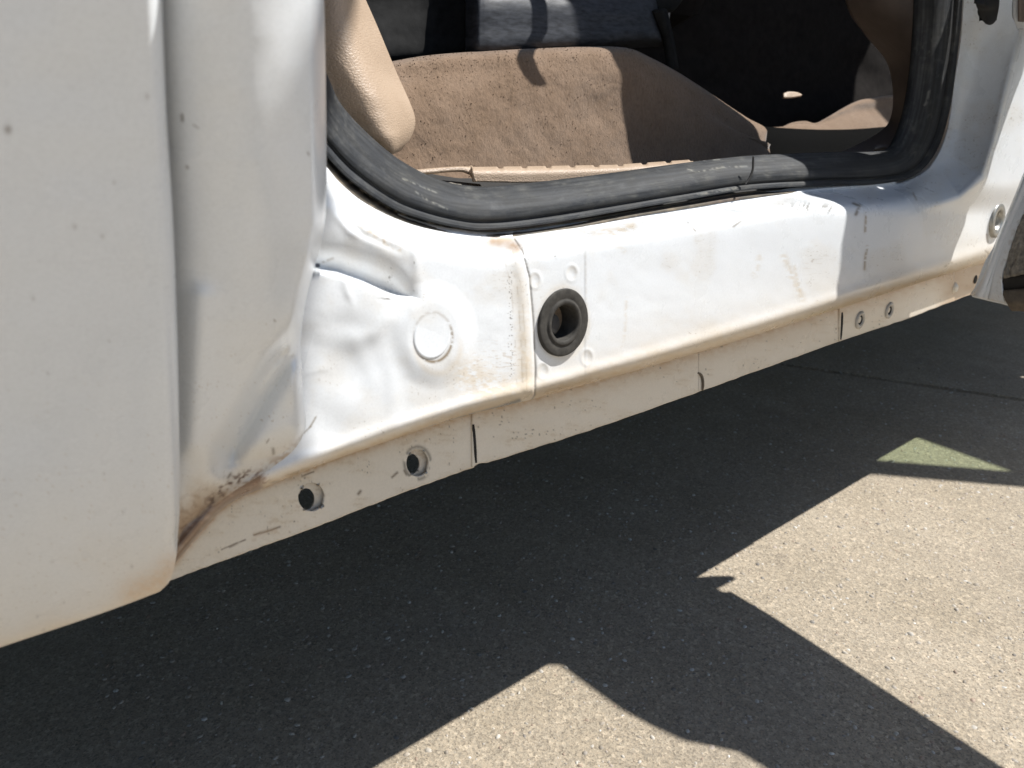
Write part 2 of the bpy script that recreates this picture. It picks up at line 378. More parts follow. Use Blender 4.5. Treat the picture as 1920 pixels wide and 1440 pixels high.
def rocker_depth(px, py):
    cy = np.interp(px, C_LINE[:, 0], C_LINE[:, 1]); dS, _ = segd(px, py, S_LINE[::3]); sy = np.interp(px, S_LINE[:, 0], S_LINE[:, 1])
    up = py < sy
    dS = np.where(up, -dS, dS)
    h = np.clip((cy-py)/300., 0, 1.3)
    Y = .002+.003*h
    # rounded upper edge, then the flat sill step under the seal
    k = np.interp(px, [600, 900, 1200, 1500, 1700, 1800], [30, 30, 27, 26, 40, 55])
    Y = Y+.043*np.exp(-np.clip(dS+6, 0, None)**2/(2*(k*.55)**2))+np.where(dS < -6, np.minimum((-dS-6)*.0008, .03), 0)
    # the pillar jamb faces rearwards, its outer edge stands proud
    EC = [(1975, -160), (1945, -40), (1922, 40), (1904, 100), (1884, 180), (1864, 262), (1842, 330), (1800, 372), (1740, 392)]
    dE, _ = segd(px, py, EC); left = px < np.interp(py, [-160, -40, 40, 100, 180, 262, 330, 372, 392], [1975, 1945, 1922, 1904, 1884, 1864, 1842, 1800, 1740])
    qq = np.where(left, np.clip(dS, 0, None)/(np.clip(dS, 0, None)+dE+1e-6), 1); kk = ss(1690, 1770, px)*ss(405, 340, py)
    Yj = .046*(1-qq**1.2)-.004*qq**1.2-.0012*np.exp(-((dE-5)/5)**2); Y = Y*(1-kk)+Yj*kk+np.where((dS < 0) & (px > 1680), np.minimum(-dS*.0014, .05), 0)
    # lower roll-under at the pinch weld
    q = (cy-py); Y = Y+.0075*np.exp(-np.clip(q, 0, None)/7.)-.0016*np.exp(-((q-20)/14)**2)
    # lap joint with sealer bead
    seam = [(962, 448), (978, 470), (992, 520), (999, 600), (1003, 690), (1002, 745), (985, 760)]
    d, _ = segd(px, py, seam); left = px < np.interp(py, [448, 470, 520, 600, 690, 760], [962, 980, 993, 1000, 1004, 1002])
    Y = Y-.0005*ss(0, 3, np.where(left, d, -d))-.0005*np.exp(-((np.where(left, d, 60)-14)/10)**2)+.0005*np.exp(-(d/2.0)**2)
    # faint panel line
    d, _ = segd(px, py, [(1094, 425), (1096, 520), (1100, 640), (1102, 700)]); Y = Y-.0003*ss(-2, 2, px-1097)*ss(60, 20, abs(py-560)-100)
    # crash damage: pushed-in groove, buckled plate, creases
    gx = ss(560, 600, px)*ss(795, 712, px)
    crl = [(540, 498), (600, 503), (632, 508), (680, 525), (718, 542), (745, 551), (790, 560)]
    d, t = segd(px, py, crl); below = py > np.interp(px, [c[0] for c in crl], [c[1] for c in crl])
    Y = Y+.0105*gx*np.where(below, np.exp(-(d/4.5)**1.4), np.exp(-(d/np.interp(px, [600, 750], [30, 38]))**1.5))
    plate = [(540, 499), (600, 503), (632, 508), (680, 525), (718, 542), (742, 566), (736, 600), (706, 634), (670, 648), (605, 628), (540, 615)]
    d, t = segd(px, py, plate+plate[:1]); sd = np.where(inpoly(px, py, plate), d, -d); wd = np.where(below & (py < 560), 4., 26.)
    Y = Y-.0018*ss(-1, 1, sd/wd)-.0006*np.exp(-((sd-9)/9)**2)*ss(560, 590, py)*ss(640, 700, px)
    Y = Y+.0012*np.exp(-(((px-640)/50)**2+((py-612)/22)**2))
    for pts, amp, wd in (([(575, 672), (640, 690), (700, 715)], .0014, 46), ([(664, 640), (690, 690), (712, 740)], -.0003, 12), ([(722, 640), (736, 720), (744, 830)], -.0006, 11), ([(640, 505), (652, 545), (666, 590)], -.0004, 8),
                         ([(580, 700), (602, 790), (650, 850)], .0016, 42), ([(618, 330), (634, 395), (680, 440), (760, 475)], .0010, 8), ([(618, 380), (655, 432), (730, 468)], -.0006, 9), ([(758, 425), (778, 470), (784, 530)], -.0005, 9), ([(725, 585), (712, 615), (692, 640)], -.0007, 5)):
        d, t = segd(px, py, pts); Y = Y+amp*np.exp(-(d/wd)**2)*np.sin(np.pi*np.clip(t, .001, .999))**.7
    # stamped pad round the body plug
    d = np.hypot((px-812)/46., (py-628)/56.); Y = Y-.0019*ss(1.9, 1.0, d)
    # spot weld dimples
    for cx, cy2 in ((1003, 525), (1072, 512), (1101, 670), (1018, 695)):
        d = np.hypot((px-cx)/8., (py-cy2)/11.); Y = Y+.00035*np.exp(-d**2*1.4)-.0002*np.exp(-((d-1.35)/.35)**2)
    Y = Y+.0006*(fbm(px/70., py/60., 3)-.5)
    return Y
def rocker_col(px, py):
    sh = px.shape; c = np.broadcast_to(WHITE, (*sh, 3)).copy()
    cy = np.interp(px, C_LINE[:, 0], C_LINE[:, 1]); q = cy-py
    n1 = fbm(px/38., py/18., 5); n2 = fbm(px/9., py/5., 4); n3 = fbm(px/70., py/70., 4)
    dS, _ = segd(px, py, S_LINE[::3])
    c = mix(c, [.74, .72, .68], .5*ss(.45, .7, n3))
    # brown film gathering along the lower edge
    wid = np.interp(px, [400, 700, 1000, 1200, 1500, 1850], [22, 20, 34, 42, 30, 26])
    c = mix(c, CREAM, np.clip(np.exp(-np.clip(q, 0, None)/wid)*(.35+1.0*n1), 0, .95))
    c = mix(c, [.52, .36, .19], np.clip(np.exp(-np.clip(q, 0, None)/(wid*.42))*(.6+.85*n2), 0, .9))
    d, _ = segd(px, py, [(885, 705), (930, 735), (975, 745)]); c = mix(c, CREAM, .7*np.exp(-(d/34)**2)*ss(.3, .6, n2))
    # seam staining
    d, t = segd(px, py, [(955, 455), (972, 500), (980, 600), (986, 700), (985, 750)]); c = mix(c, CREAM, np.clip(np.exp(-(d/15)**2)*(.2+.9*t)*(.4+n2), 0, .85))
    d, t = segd(px, py, [(925, 452), (955, 456), (968, 466)]); c = mix(c, TANRUST, np.exp(-(d/10)**2)*(.3+.8*n2))
    seam = [(965, 448), (980, 470), (993, 520), (1000, 600), (1004, 690), (1003, 740), (992, 757), (972, 763)]
    d, t = segd(px, py, seam); c = mix(c, INK*1.6, .85*np.exp(-(d/1.5)**2)*ss(.2, .45, fbm(px/14., py/14., 2)+.12))
    for off, st in ((-22, .35), (-14, .28), (-33, .3)):
        d, t = segd(px, py, [(975+off, 470), (992+off, 540), (999+off, 640), (1002+off, 730)]); c = mix(c, GRIME, st*np.exp(-(d/1.3)**2)*ss(.45, .62, vn(px/6., py/14.)))
    # bare scrape on the lip
    d, t = segd(px, py, [(800, 802), (880, 778), (930, 765), (974, 751)]); c = mix(c, [.20, .19, .17], np.exp(-(d/(1.2+2.4*t))**2)*ss(.28, .42, vn(px/5., py/3.)+.5*t-.12))
    # stain under the seal
    for pts, wd, st in (([(940, 450), (1010, 440), (1090, 430)], 6, .5), ([(1120, 432), (1150, 436), (1185, 424)], 8, .75), ([(1150, 455), (1170, 470)], 5, .35)):
        d, t = segd(px, py, pts); c = mix(c, CREAM*.92, st*np.exp(-(d/wd)**2)*ss(.35, .6, n2))
    for pts, wd, st in (([(1470, 480), (1490, 530), (1505, 560)], 7, .45), ([(1425, 480), (1415, 515)], 6, .35), ([(1175, 560), (1172, 620), (1166, 660)], 3, .35), ([(1096, 430), (1098, 500), (1100, 590)], 2, .2), ([(1104, 600), (1104, 690)], 2, .2), ([(1490, 500), (1500, 545)], 3, .4)):
        d, t = segd(px, py, pts); c = mix(c, [.60, .50, .36], st*np.exp(-(d/wd)**2)*ss(.3, .6, n2))
    # scuffs at the top edge and dark chips
    d, t = segd(px, py, [(1490, 392), (1530, 388), (1562, 392)])
    k = np.exp(-(d/10)**2)*ss(.56, .64, vn((px+.45*py)/2.6, py/11.)); c = mix(c, [.25, .235, .21], .85*k)
    d, t = segd(px, py, [(1600, 382), (1612, 386), (1605, 402)]); c = mix(c, [.20, .16, .11], .9*np.exp(-(d/3)**2)*ss(.3, .5, n2+.1))
    for pts in ([(1624, 400), (1622, 435)], [(1626, 462), (1622, 485), (1621, 505)]):
        d, t = segd(px, py, pts); c = mix(c, [.30, .21, .12], .8*np.exp(-(d/2.2)**2)*ss(.3, .55, vn(px/3., py/4.)+.1))
    for pts in ([(1290, 418), (1304, 433)], [(1375, 425), (1390, 414)], [(605, 492), (625, 484)], [(1712, 362), (1718, 374)], [(1772, 500), (1785, 492)], [(1848, 470), (1860, 482)], [(582, 800), (592, 782)], [(570, 812), (582, 800)], [(510, 905), (524, 902)], [(1040, 480), (1043, 484)], [(1850, 440), (1853, 456)]):
        d, t = segd(px, py, pts); c = mix(c, [.22, .17, .11], .75*np.exp(-(d/1.8)**2)*ss(.2, .45, vn(px/3., py/3.)+.1))
    # strip of flaked paint left of the seam
    for lx, y0, y1, th in ((955, 470, 720, .80), (728, 470, 580, .80), (780, 470, 560, .86), (990, 470, 560, .83)):
        k = np.exp(-((px-lx-.02*(py-500))/6)**2)*ss(y0, y0+20, py)*ss(y1, y1-20, py)*ss(th, th+.06, vn(px/2.2, py/2.6)); c = mix(c, INK*2, .8*k)
    d, t = segd(px, py, [(640, 395), (690, 430), (735, 463), (750, 467)]); c = mix(c, [.55, .42, .26], .6*np.exp(-(d/5)**2)*ss(.45, .6, n2))
    # wiry short scratches
    k = ss(.80, .85, vn(px/9., py/1.5))*ss(880, 930, px)*ss(30, 90, q)*ss(.5, .7, n3); c = mix(c, [.50, .44, .36], .25*k)
    k = ss(.77, .84, vn(px/7.+40, py/1.7))*np.exp(-((q-75)/45)**2)*ss(820, 900, px)*ss(1000, 960, px); c = mix(c, [.45, .33, .2], .4*k)
    # plug ring dirt
    d = np.hypot((px-812)/35., (py-632)/45.); an = np.arctan2(py-632, px-812)
    k = np.exp(-((d-1.03)/.07)**2)*(.35+.65*ss(-.2, .6, np.sin(an)*.6+np.cos(an)*.6))*ss(.25, .5, n2); c = mix(c, GRIME*.8, .95*k)
    d = np.hypot((px-822)/40., (py-650)/48.); c = mix(c, CREAM, .35*np.exp(-((d-1.05)/.14)**2)*ss(620, 660, py))
    # weld dimples
    for cx, cy2 in ((1003, 525), (1072, 512), (1101, 670), (1018, 695)):
        d = np.hypot((px-cx)/9., (py-cy2)/12.); c = mix(c, CREAM, .4*np.exp(-((d-.9)/.3)**2)*n2)
    d = np.hypot((px-1057)/45., (py-605)/65.); c = mix(c, CREAM, .35*np.exp(-((d-1)/.12)**2))
    # chips
    k = ss(.90, .93, vn(px/2.3+9, py/2.3))*ss(.55, .7, n3); c = mix(c, [.3, .24, .17], .5*k)
    # rust where the sill folds into the corner
    k = ss(520, 470, px+.25*(py-900))*ss(900, 930, py+.28*(px-430)*1.0+5*(n2-.5)) ; k = ss(502, 482, px+20*(n2-.5))
    c = mix(c, np.array([.20, .112, .062]), np.clip(k*(.6+.8*n1), 0, .97)); c = mix(c, [.50, .33, .21], k*ss(.6, .75, n2)*.5)
    c = mix(c, RUST, np.exp(-((px-492)/14)**2)*ss(.56, .66, n2)*.8)
    return np.clip(c, .01, 1)
# column-mapped fine grid: top edge hides beneath the door seal, bottom edge is the pinch weld line
xs = np.r_[np.arange(322, 560, 3.), np.arange(560, 1110, 1.9), np.arange(1110, 1691, 2.4)]; xs[-1] = 1690
top = np.interp(xs, S_LINE[:, 0], S_LINE[:, 1])-14
top = np.where(xs < 600, np.interp(xs, [322, 400, 480, 560, 600], [960, 880, 800, 560, 285]), top)
bot = np.interp(xs, C_LINE[:, 0], C_LINE[:, 1])
vv = np.linspace(0, 1, 270)[:, None]; vv = vv*.72+.28*(1-(1-vv)**2)
PX = np.broadcast_to(xs, (270, len(xs))); PY = top+vv*(bot-top)
YD = rocker_depth(PX, PY)
def blur(a, r):
    for ax in (0, 1):
        p = np.pad(a, [(r, r) if k == ax else (0, 0) for k in (0, 1)], mode='edge'); c = np.cumsum(np.insert(p, 0, 0, axis=ax), axis=ax)
        a = (np.take(c, range(2*r+1, c.shape[ax]), ax)-np.take(c, range(0, c.shape[ax]-2*r-1), ax))/(2*r+1)
    return a
YB = blur(blur(blur(YD, 4), 4), 3); wgt = ss(554, 580, PY)*ss(606, 622, PX)*ss(775, 752, PX)*ss(860, 820, PY+.1*(PX-600)); YD = YD*(1-wgt)+YB*wgt
mask = np.hypot((PX-1057)/30., (PY-605)/45.) > 1
rocker = grid('rocker_panel', on_y(PX, PY, YD), M_paint, car, rocker_col(PX, PY), mask)
setp(rocker, 'white rocker panel crumpled and dented at its rear end')
xs = np.arange(1690, 1992, 1.6); bot = np.interp(xs, C_LINE[:, 0], C_LINE[:, 1]); vv = np.linspace(0, 1, 330)[:, None]
PX = np.broadcast_to(xs, (330, len(xs))); PY = -160+vv*(bot+160); dS, _ = segd(PX, PY, S_LINE[::3])
hole = (PY < np.interp(PX, S_LINE[:, 0], S_LINE[:, 1])) & (PX < 1812) & (dS > 34)
mask = ~hole & (np.hypot((PX-1868)/7., (PY-413)/18.) > 1) & ~((PX > 1836) & (PX < 1868) & (PY < 38))
setp(grid('pillar_base', on_y(PX, PY, rocker_depth(PX, PY)), M_paint, car, rocker_col(PX, PY), mask), 'white foot of the middle pillar at the front end of the rocker')

def pt(px, py, off=0.0):
    y = rocker_depth(np.array([[px]], float), np.array([[py]], float))[0, 0]
    return on_y(px, py, y+off)
def nrm_at(px, py, e=6):
    a = pt(px+e, py)-pt(px-e, py); b = pt(px, py-e)-pt(px, py+e); n = np.cross(a, b); n /= np.linalg.norm(n)
    return n if n[1] < 0 else -n
FACE_N = np.array([0.015, -.996, .07])

# drain grommet with its plug
c0 = pt(1057, 605, -.0008); mm = np.linalg.norm(c0-CAM)/FPX*1.03
R = 62*mm
gm = lathe('rubber_grommet', [(R, -.0022), (R, .0002), (R*.985, .0007), (R*.95, .0009), (R*.76, .0010), (R*.72, .0007), (R*.69, .0007), (R*.66, .0014), (R*.63, .0016), (R*.555, .0014), (R*.52, .0004), (R*.50, -.012)], c0, FACE_N, M_grom, car, 64)
lathe('drain_plug', [(0, -.0048), (R*.27, -.0048), (R*.30, -.0055), (R*.31, -.012)], c0+np.array([-R*.20, 0, -R*.05]), FACE_N, M_plug, gm, 40)
lathe('drain_plug', [(0, -.0118), (R*.6, -.0118)], c0, FACE_N, M_crest, gm, 40)['label'] = 'dusty tan back wall of the drain hole'
# painted body plug
def paint_lathe(name, prof, c, n, parent, col, seg=48):
    o = lathe(name, prof, c, n, M_paint, parent, seg); add_col(o.data, np.broadcast_to(np.asarray(col), (len(o.data.vertices), 3))); return o
cp = pt(811, 631); np_ = FACE_N; mm2 = np.linalg.norm(cp-CAM)/FPX
r = 43*mm2
bp = paint_lathe('body_plug', [(r, -.0022), (r, -.0003), (r*.97, .0002), (r*.9, .0004), (r*.84, .0003), (r*.5, .0003), (0, .0003)], cp+np.array([0, .0002, 0]), np_, car, WHITE*.99)
# steel bolt socket by the hinge post
cb = pt(1868, 413); m4 = np.linalg.norm(cb-CAM)/FPX; r = 27*m4
bs = lathe('bolt_socket', [(r, -.001), (r, .0022), (r*.9, .0032), (r*.62, .0030), (r*.5, .0012), (r*.42, -.004), (r*.40, -.012)], cb, FACE_N, M_steel, car, 40)
lathe('socket_core', [(0, -.010), (r*.45, -.010)], cb, FACE_N, M_gap, bs, 24)

# ------------------------------------------------------------------ pinch-weld flange
B_LINE = cr([(240, 1120), (320, 1088), (430, 1047), (600, 985), (740, 930), (890, 876), (1100, 809), (1310, 735), (1440, 688), (1575, 640), (1700, 598), (1800, 560), (1836, 547), (1990, 492)], 8)
def flange_col(px, py):
    n1 = fbm(px/40., py/20., 5); n2 = fbm(px/8., py/5., 4); cy = np.interp(px, C_LINE[:, 0], C_LINE[:, 1])
    c = np.broadcast_to(np.array([.75, .685, .58]), (*px.shape, 3)).copy()
    c = mix(c, [.70, .62, .50], .6*ss(.42, .75, n1))
    c = mix(c, TANRUST, np.clip(np.exp(-np.clip(py-cy, 0, None)/np.interp(px, [500, 1000, 1600, 1800], [7, 15, 15, 18]))*(.35+.9*n2), 0, .88))
    by = np.interp(px, B_LINE[:, 0], B_LINE[:, 1]); c = mix(c, [.45, .36, .26], .5*np.exp(-(by-py)/5.)*n2)
    k = ss(.72, .8, vn(px/14., py/3.))*ss(.45, .65, n1); c = mix(c, [.5, .38, .24], .35*k)
    c = mix(c, INK*2, .8*ss(.90, .93, vn(px/2.6, py/2.6))*ss(.5, .62, n1))
    for pts, wd in (([(430, 1026), (460, 1012)], 1.2), ([(476, 1003), (500, 996), (525, 988)], 1.8), ([(566, 894), (588, 884)], 1.3), ([(672, 926), (676, 921)], 2.6), ([(735, 895), (745, 886)], 2), ([(758, 882), (762, 890)], 2), ([(415, 1031), (445, 1018)], 1)):
        d, t = segd(px, py, pts); c = mix(c, [.12, .08, .05], .9*np.exp(-(d/wd)**2)*ss(.25, .5, n2+.15))
    d, t = segd(px, py, [(478, 1003), (515, 994)]); c = mix(c, TANRUST, .5*np.exp(-(d/5)**2)*n2)
    # flaked paint round the second hole
    d = np.hypot((px-783)/22., (py-868)/27.); an = np.arctan2(py-868, px-783); k = np.exp(-((d-1.12)/.13)**2)*ss(.42, .52, vn(an*2.2+5, d*2)); c = mix(c, [.24, .22, .185], .9*k)
    c = mix(c, [.40, .24, .11], .75*ss(1745, 1790, px)*(.4+n1))
    return np.clip(c, .01, 1)
def flange_piece(x0, x1, Y, label, holes=(), notch=None, step=2.2):
    xs = np.arange(x0, x1+.1, step); t_ = np.interp(xs, C_LINE[:, 0], C_LINE[:, 1])-9; b_ = np.interp(xs, B_LINE[:, 0], B_LINE[:, 1])+1.2*(vn(xs/13., xs*0)-.5)
    if notch: b_ = b_+notch(xs)
    v = np.linspace(0, 1, 44)[:, None]; px = np.broadcast_to(xs, (44, len(xs))).copy(); py = t_+v*(b_-t_)
    mask = np.ones(px.shape, bool)
    for hx, hy, rx, ry in holes:
        d = np.hypot((px-hx)/rx, (py-hy)/ry); near = (d > .62) & (d < 1.45)
        s = np.where(d < 1, 1.0, 1.0)                                   # pull the two nearest rings of points onto the rim
        ring = (d >= .72) & (d < 1.12)
        px = np.where(ring, hx+(px-hx)/np.maximum(d, 1e-6), px); py = np.where(ring, hy+(py-hy)/np.maximum(d, 1e-6), py)
        mask &= ~(d < .72)
    Yd = Y+.0004*(fbm(px/60., py/40., 2)-.5)
    o = grid('pinch_flange', on_y(px, py, Yd), M_paint, car, flange_col(px, py), mask, thick=.0014)
    # drop faces that lie wholly inside a hole
    if label: o['label'] = label
    return o
flange_piece(236, 889, .0205, 'rear flange with two round holes', [(584, 932, 25, 27), (783, 868, 21, 26)], step=1.6)
flange_piece(886, 1311, .0193, 'middle flange behind the split', notch=lambda x: -4*np.exp(-((x-900)/12)**2))
flange_piece(1308, 1579, .0200, 'middle flange past the hooked slit')
flange_piece(1574, 1790, .0190, 'front flange with two clips')
flange_piece(1786, 1992, .0205, 'rust brown flange end by the front pillar')
def inner_sheet():
    xs = np.arange(500, 860, 1.6); t_ = np.interp(xs, C_LINE[:, 0], C_LINE[:, 1])-4; b_ = np.interp(xs, B_LINE[:, 0], B_LINE[:, 1])-4
    v = np.linspace(0, 1, 50)[:, None]; px = np.broadcast_to(xs, (50, len(xs))).copy(); py = t_+v*(b_-t_); mask = np.ones(px.shape, bool)
    for hx, hy, rx, ry in ((574, 936, 16, 20.5), (772, 870, 15, 19)):
        d = np.hypot((px-hx)/rx, (py-hy)/ry); ring = (d >= .72) & (d < 1.12)
        px = np.where(ring, hx+(px-hx)/np.maximum(d, 1e-6), px); py = np.where(ring, hy+(py-hy)/np.maximum(d, 1e-6), py); mask &= ~(d < .72)
    c = np.broadcast_to(np.array([.66, .60, .51]), (*px.shape, 3)).copy(); n2 = fbm(px/9., py/6., 3); c = mix(c, [.4, .3, .2], .5*ss(.5, .7, n2))
    grid('inner_flange', on_y(px, py, .0237+0*px), M_paint, car, c, mask, thick=.001)
inner_sheet()
for hx, hy, rr in ((1612, 600, 15.5), (1667, 582, 14)):
    c = on_y(hx, hy, .0188); m = np.linalg.norm(c-CAM)/FPX; r = rr*m
    cl = paint_lathe('flange_clip', [(r, -.001), (r, .0008), (r*.8, .0018), (r*.62, .0016), (r*.5, .0004)], c, (0, -1, .02), car, [.46, .42, .36], 32)
    lathe('clip_hole', [(r*.52, .0006), (r*.2, -.0005), (0, -.0006)], c, (0, -1, .02), M_gap, cl, 24)
c = on_y(1788, 540, .0203); m = np.linalg.norm(c-CAM)/FPX; paint_lathe('flange_rivet', [(9*m, -.001), (9*m, .001), (6*m, .0035), (0, .0045)], c, (0, -1, .05), car, [.72, .66, .56], 24)
c = on_y(1829, 524, .0202); m = np.linalg.norm(c-CAM)/FPX; lathe('flange_hole', [(7*m, .0002), (6*m, .0005), (0, .0003)], c, (0, -1, .05), M_gap, car, 20)
# raw edges of the splits in the flange
def edge_strip(name, pts, wpx, Y, mat):
    P = resample(cr(pts, 8), 24); d = np.gradient(P, axis=0); d /= np.linalg.norm(d, axis=1)[:, None]; nn = np.stack([-d[:, 1], d[:, 0]], -1)
    wp = wpx*np.interp(np.linspace(0, 1, 24), [0, .15, .8, 1], [.5, 1, .9, .35])[:, None]
    A = P-nn*wp/2; Bq = P+nn*wp/2
    px = np.stack([A[:, 0], P[:, 0], Bq[:, 0]]); py = np.stack([A[:, 1], P[:, 1], Bq[:, 1]]); Yv = np.stack([0*P[:, 0]+Y, 0*P[:, 0]+Y+.0003, 0*P[:, 0]+Y])
    return grid(name, on_y(px, py, Yv)[::-1] if False else on_y(px, py, Yv), mat, car, thick=.0006)
edge_strip('flange_split', [(888, 796), (891, 830), (893, 868)], 4.2, .0189, M_gap)
edge_strip('flange_split', [(1309, 699), (1316, 704), (1319, 718), (1318, 733)], 3.6, .0189, M_brown)
edge_strip('flange_split', [(1580, 586), (1579, 610), (1577, 637)], 3.2, .0186, M_gap)

# ------------------------------------------------------------------ left body: dogleg and quarter panel
def lean_plane(px, py, off=0.0):
    """outer skin: leans out upwards, turns a little towards the rear"""
    r = rays(px, py); kz, kx, Y0, z0, X0 = -.40, -.13, -.014, .318, .06
    # Y = Y0 + kz*(z-z0) + kx*(X-X0)
    t = (Y0+off+kz*(CAM[2]-z0)+kx*(CAM[0]-X0)-CAM[1])/(r[..., 1]-kz*r[..., 2]-kx*r[..., 0])
    return CAM[1]+t*r[..., 1]
def carry_up(P, c, zs, rear=False):
    """continue a body skin upwards to the roof (and rearwards) beyond the picture"""
    if rear:
        k = np.array([.9, .6, .35, .15])[None, :, None]; ext = P[:, :1]+k*np.array([-1., .13, 0.])
        P = np.concatenate([ext, P], 1); c = np.concatenate([np.repeat(c[:, :1], 4, 1), c], 1)
    rows = []; cc = []
    for dz, dy in zs: rows.append(P[0]+np.array([0, dy, dz])); cc.append(c[0])
    return np.concatenate([np.array(rows[::-1]), P], 0), np.concatenate([np.array(cc[::-1]), c], 0)
UPW = [(.04, .004), (.10, .016), (.20, .04), (.34, .075), (.52, .115), (.72, .15), (.90, .18)]
def dogleg():
    ys = np.r_[np.arange(-120, 1031, 2.4)]
    wr = resample(WR, 1600); xr = np.interp(ys, wr[:, 1], wr[:, 0]); xl = np.interp(ys, [-120, 0, 400, 800, 960, 1000, 1031], [285, 290, 310, 318, 318, 318, 316])
    wv = np.linspace(0, 1, 190)[None, :]; px = xl[:, None]+wv*(xr-xl)[:, None]; py = np.broadcast_to(ys[:, None], px.shape)
    Y = lean_plane(px, py, .020)
    top = np.interp(py, [-120, 300, 600, 850, 1000], [1, 1, .75, .25, 0])
    Y = Y-.016*top*np.sin(np.pi*np.clip(wv*.92+.06, 0, 1))**.9
    # roll back into the doorway
    e = np.clip((wv-.90)/.10, 0, 1); Y = Y+.030*top*(1-np.sqrt(np.clip(1-e*e, 0, 1)))
    # squashed lower corner: meets the sill
    tgt = rocker_depth(px, py)-.0015; k = ss(560, 900, py+0*px)*ss(.1, .95, wv+0*px); Y = Y*(1-k)+np.minimum(Y+.02, tgt)*k
    Y = np.where(px < 600, np.minimum(Y, rocker_depth(px, py)-.0014), Y)
    # diagonal buckle
    d, t = segd(px, py, [(592, 580), (545, 655), (492, 745), (440, 832), (405, 905)]); Y = np.minimum(Y+.0150*np.exp(-(d/25)**2)*ss(0, .3, t)*ss(1, .8, t), rocker_depth(px, py)-.0014)
    d, t = segd(px, py, [(555, 640), (528, 680), (498, 720), (480, 742)]); Y = Y-.0050*np.exp(-(d/8)**2)*np.sin(np.pi*np.clip(t, .03, .97))
    d, t = segd(px, py, [(380, 560), (372, 700), (365, 830)]); Y = Y-.003*np.exp(-(d/26)**2)
    d, t = segd(px, py, [(585, 480), (560, 580), (530, 640)]); Y = Y-.002*np.exp(-(d/20)**2)
    d, t = segd(px, py, [(415, 925), (430, 880), (470, 840), (540, 800)]); Y = Y-.002*np.exp(-(d/20)**2)
    Y = Y+.0008*(fbm(px/110., py/140., 3)-.5)
    n1 = fbm(px/34., py/30., 5); n2 = fbm(px/7., py/6., 4); c = np.broadcast_to(WHITE, (*px.shape, 3)).copy()
    c = mix(c, [.66, .60, .50], ss(720, 980, py)*.7*(.5+n1*.6)*ss(.02, .25, wv+0*px))
    d, _ = segd(px, py, WR[::4]); low = ss(800, 880, py)
    c = mix(c, CREAM*.85, low*np.exp(-(d/45)**2)*.7*(.4+n1)); c = mix(c, TANRUST*.8, low*np.exp(-(d/14)**2)*ss(.35, .6, n2)*.8)
    k = ss(905, 985, py+.22*(px-340)+50*(n1-.5)); c = mix(c, [.33, .215, .125], .9*k); c = mix(c, [.22, .13, .07], k*ss(.5, .7, n2)*.7)
    d, _ = segd(px, py, [(400, 938), (430, 905), (475, 888)]); c = mix(c, [.09, .045, .03], .9*np.exp(-(d/13)**2)*ss(.56, .64, n2))
    for pts, wd in (([(512, 842), (513, 850)], 3), ([(428, 895), (432, 888)], 2.5), ([(341, 216), (342, 226)], 3), ([(362, 234), (372, 240)], 1.2), ([(350, 312), (352, 315)], 2.2), ([(577, 285), (579, 291)], 1.6), ([(514, 600), (516, 602)], 1.6), ([(500, 830), (504, 824)], 1.5)):
        d, _ = segd(px, py, pts); c = mix(c, [.16, .13, .10], .8*np.exp(-(d/wd)**2))
    c = mix(c, [.4, .33, .25], .6*ss(.93, .95, vn(px/2.5, py/2.5))*ss(400, 800, py))
    P_, c_ = carry_up(on_y(px, py, Y), np.clip(c, .01, 1), UPW)
    o = grid('door_jamb', P_, M_paint, car, c_, thick=.0009); o['label'] = 'buckled white jamb behind the quarter panel with a rusty foot'
dogleg()
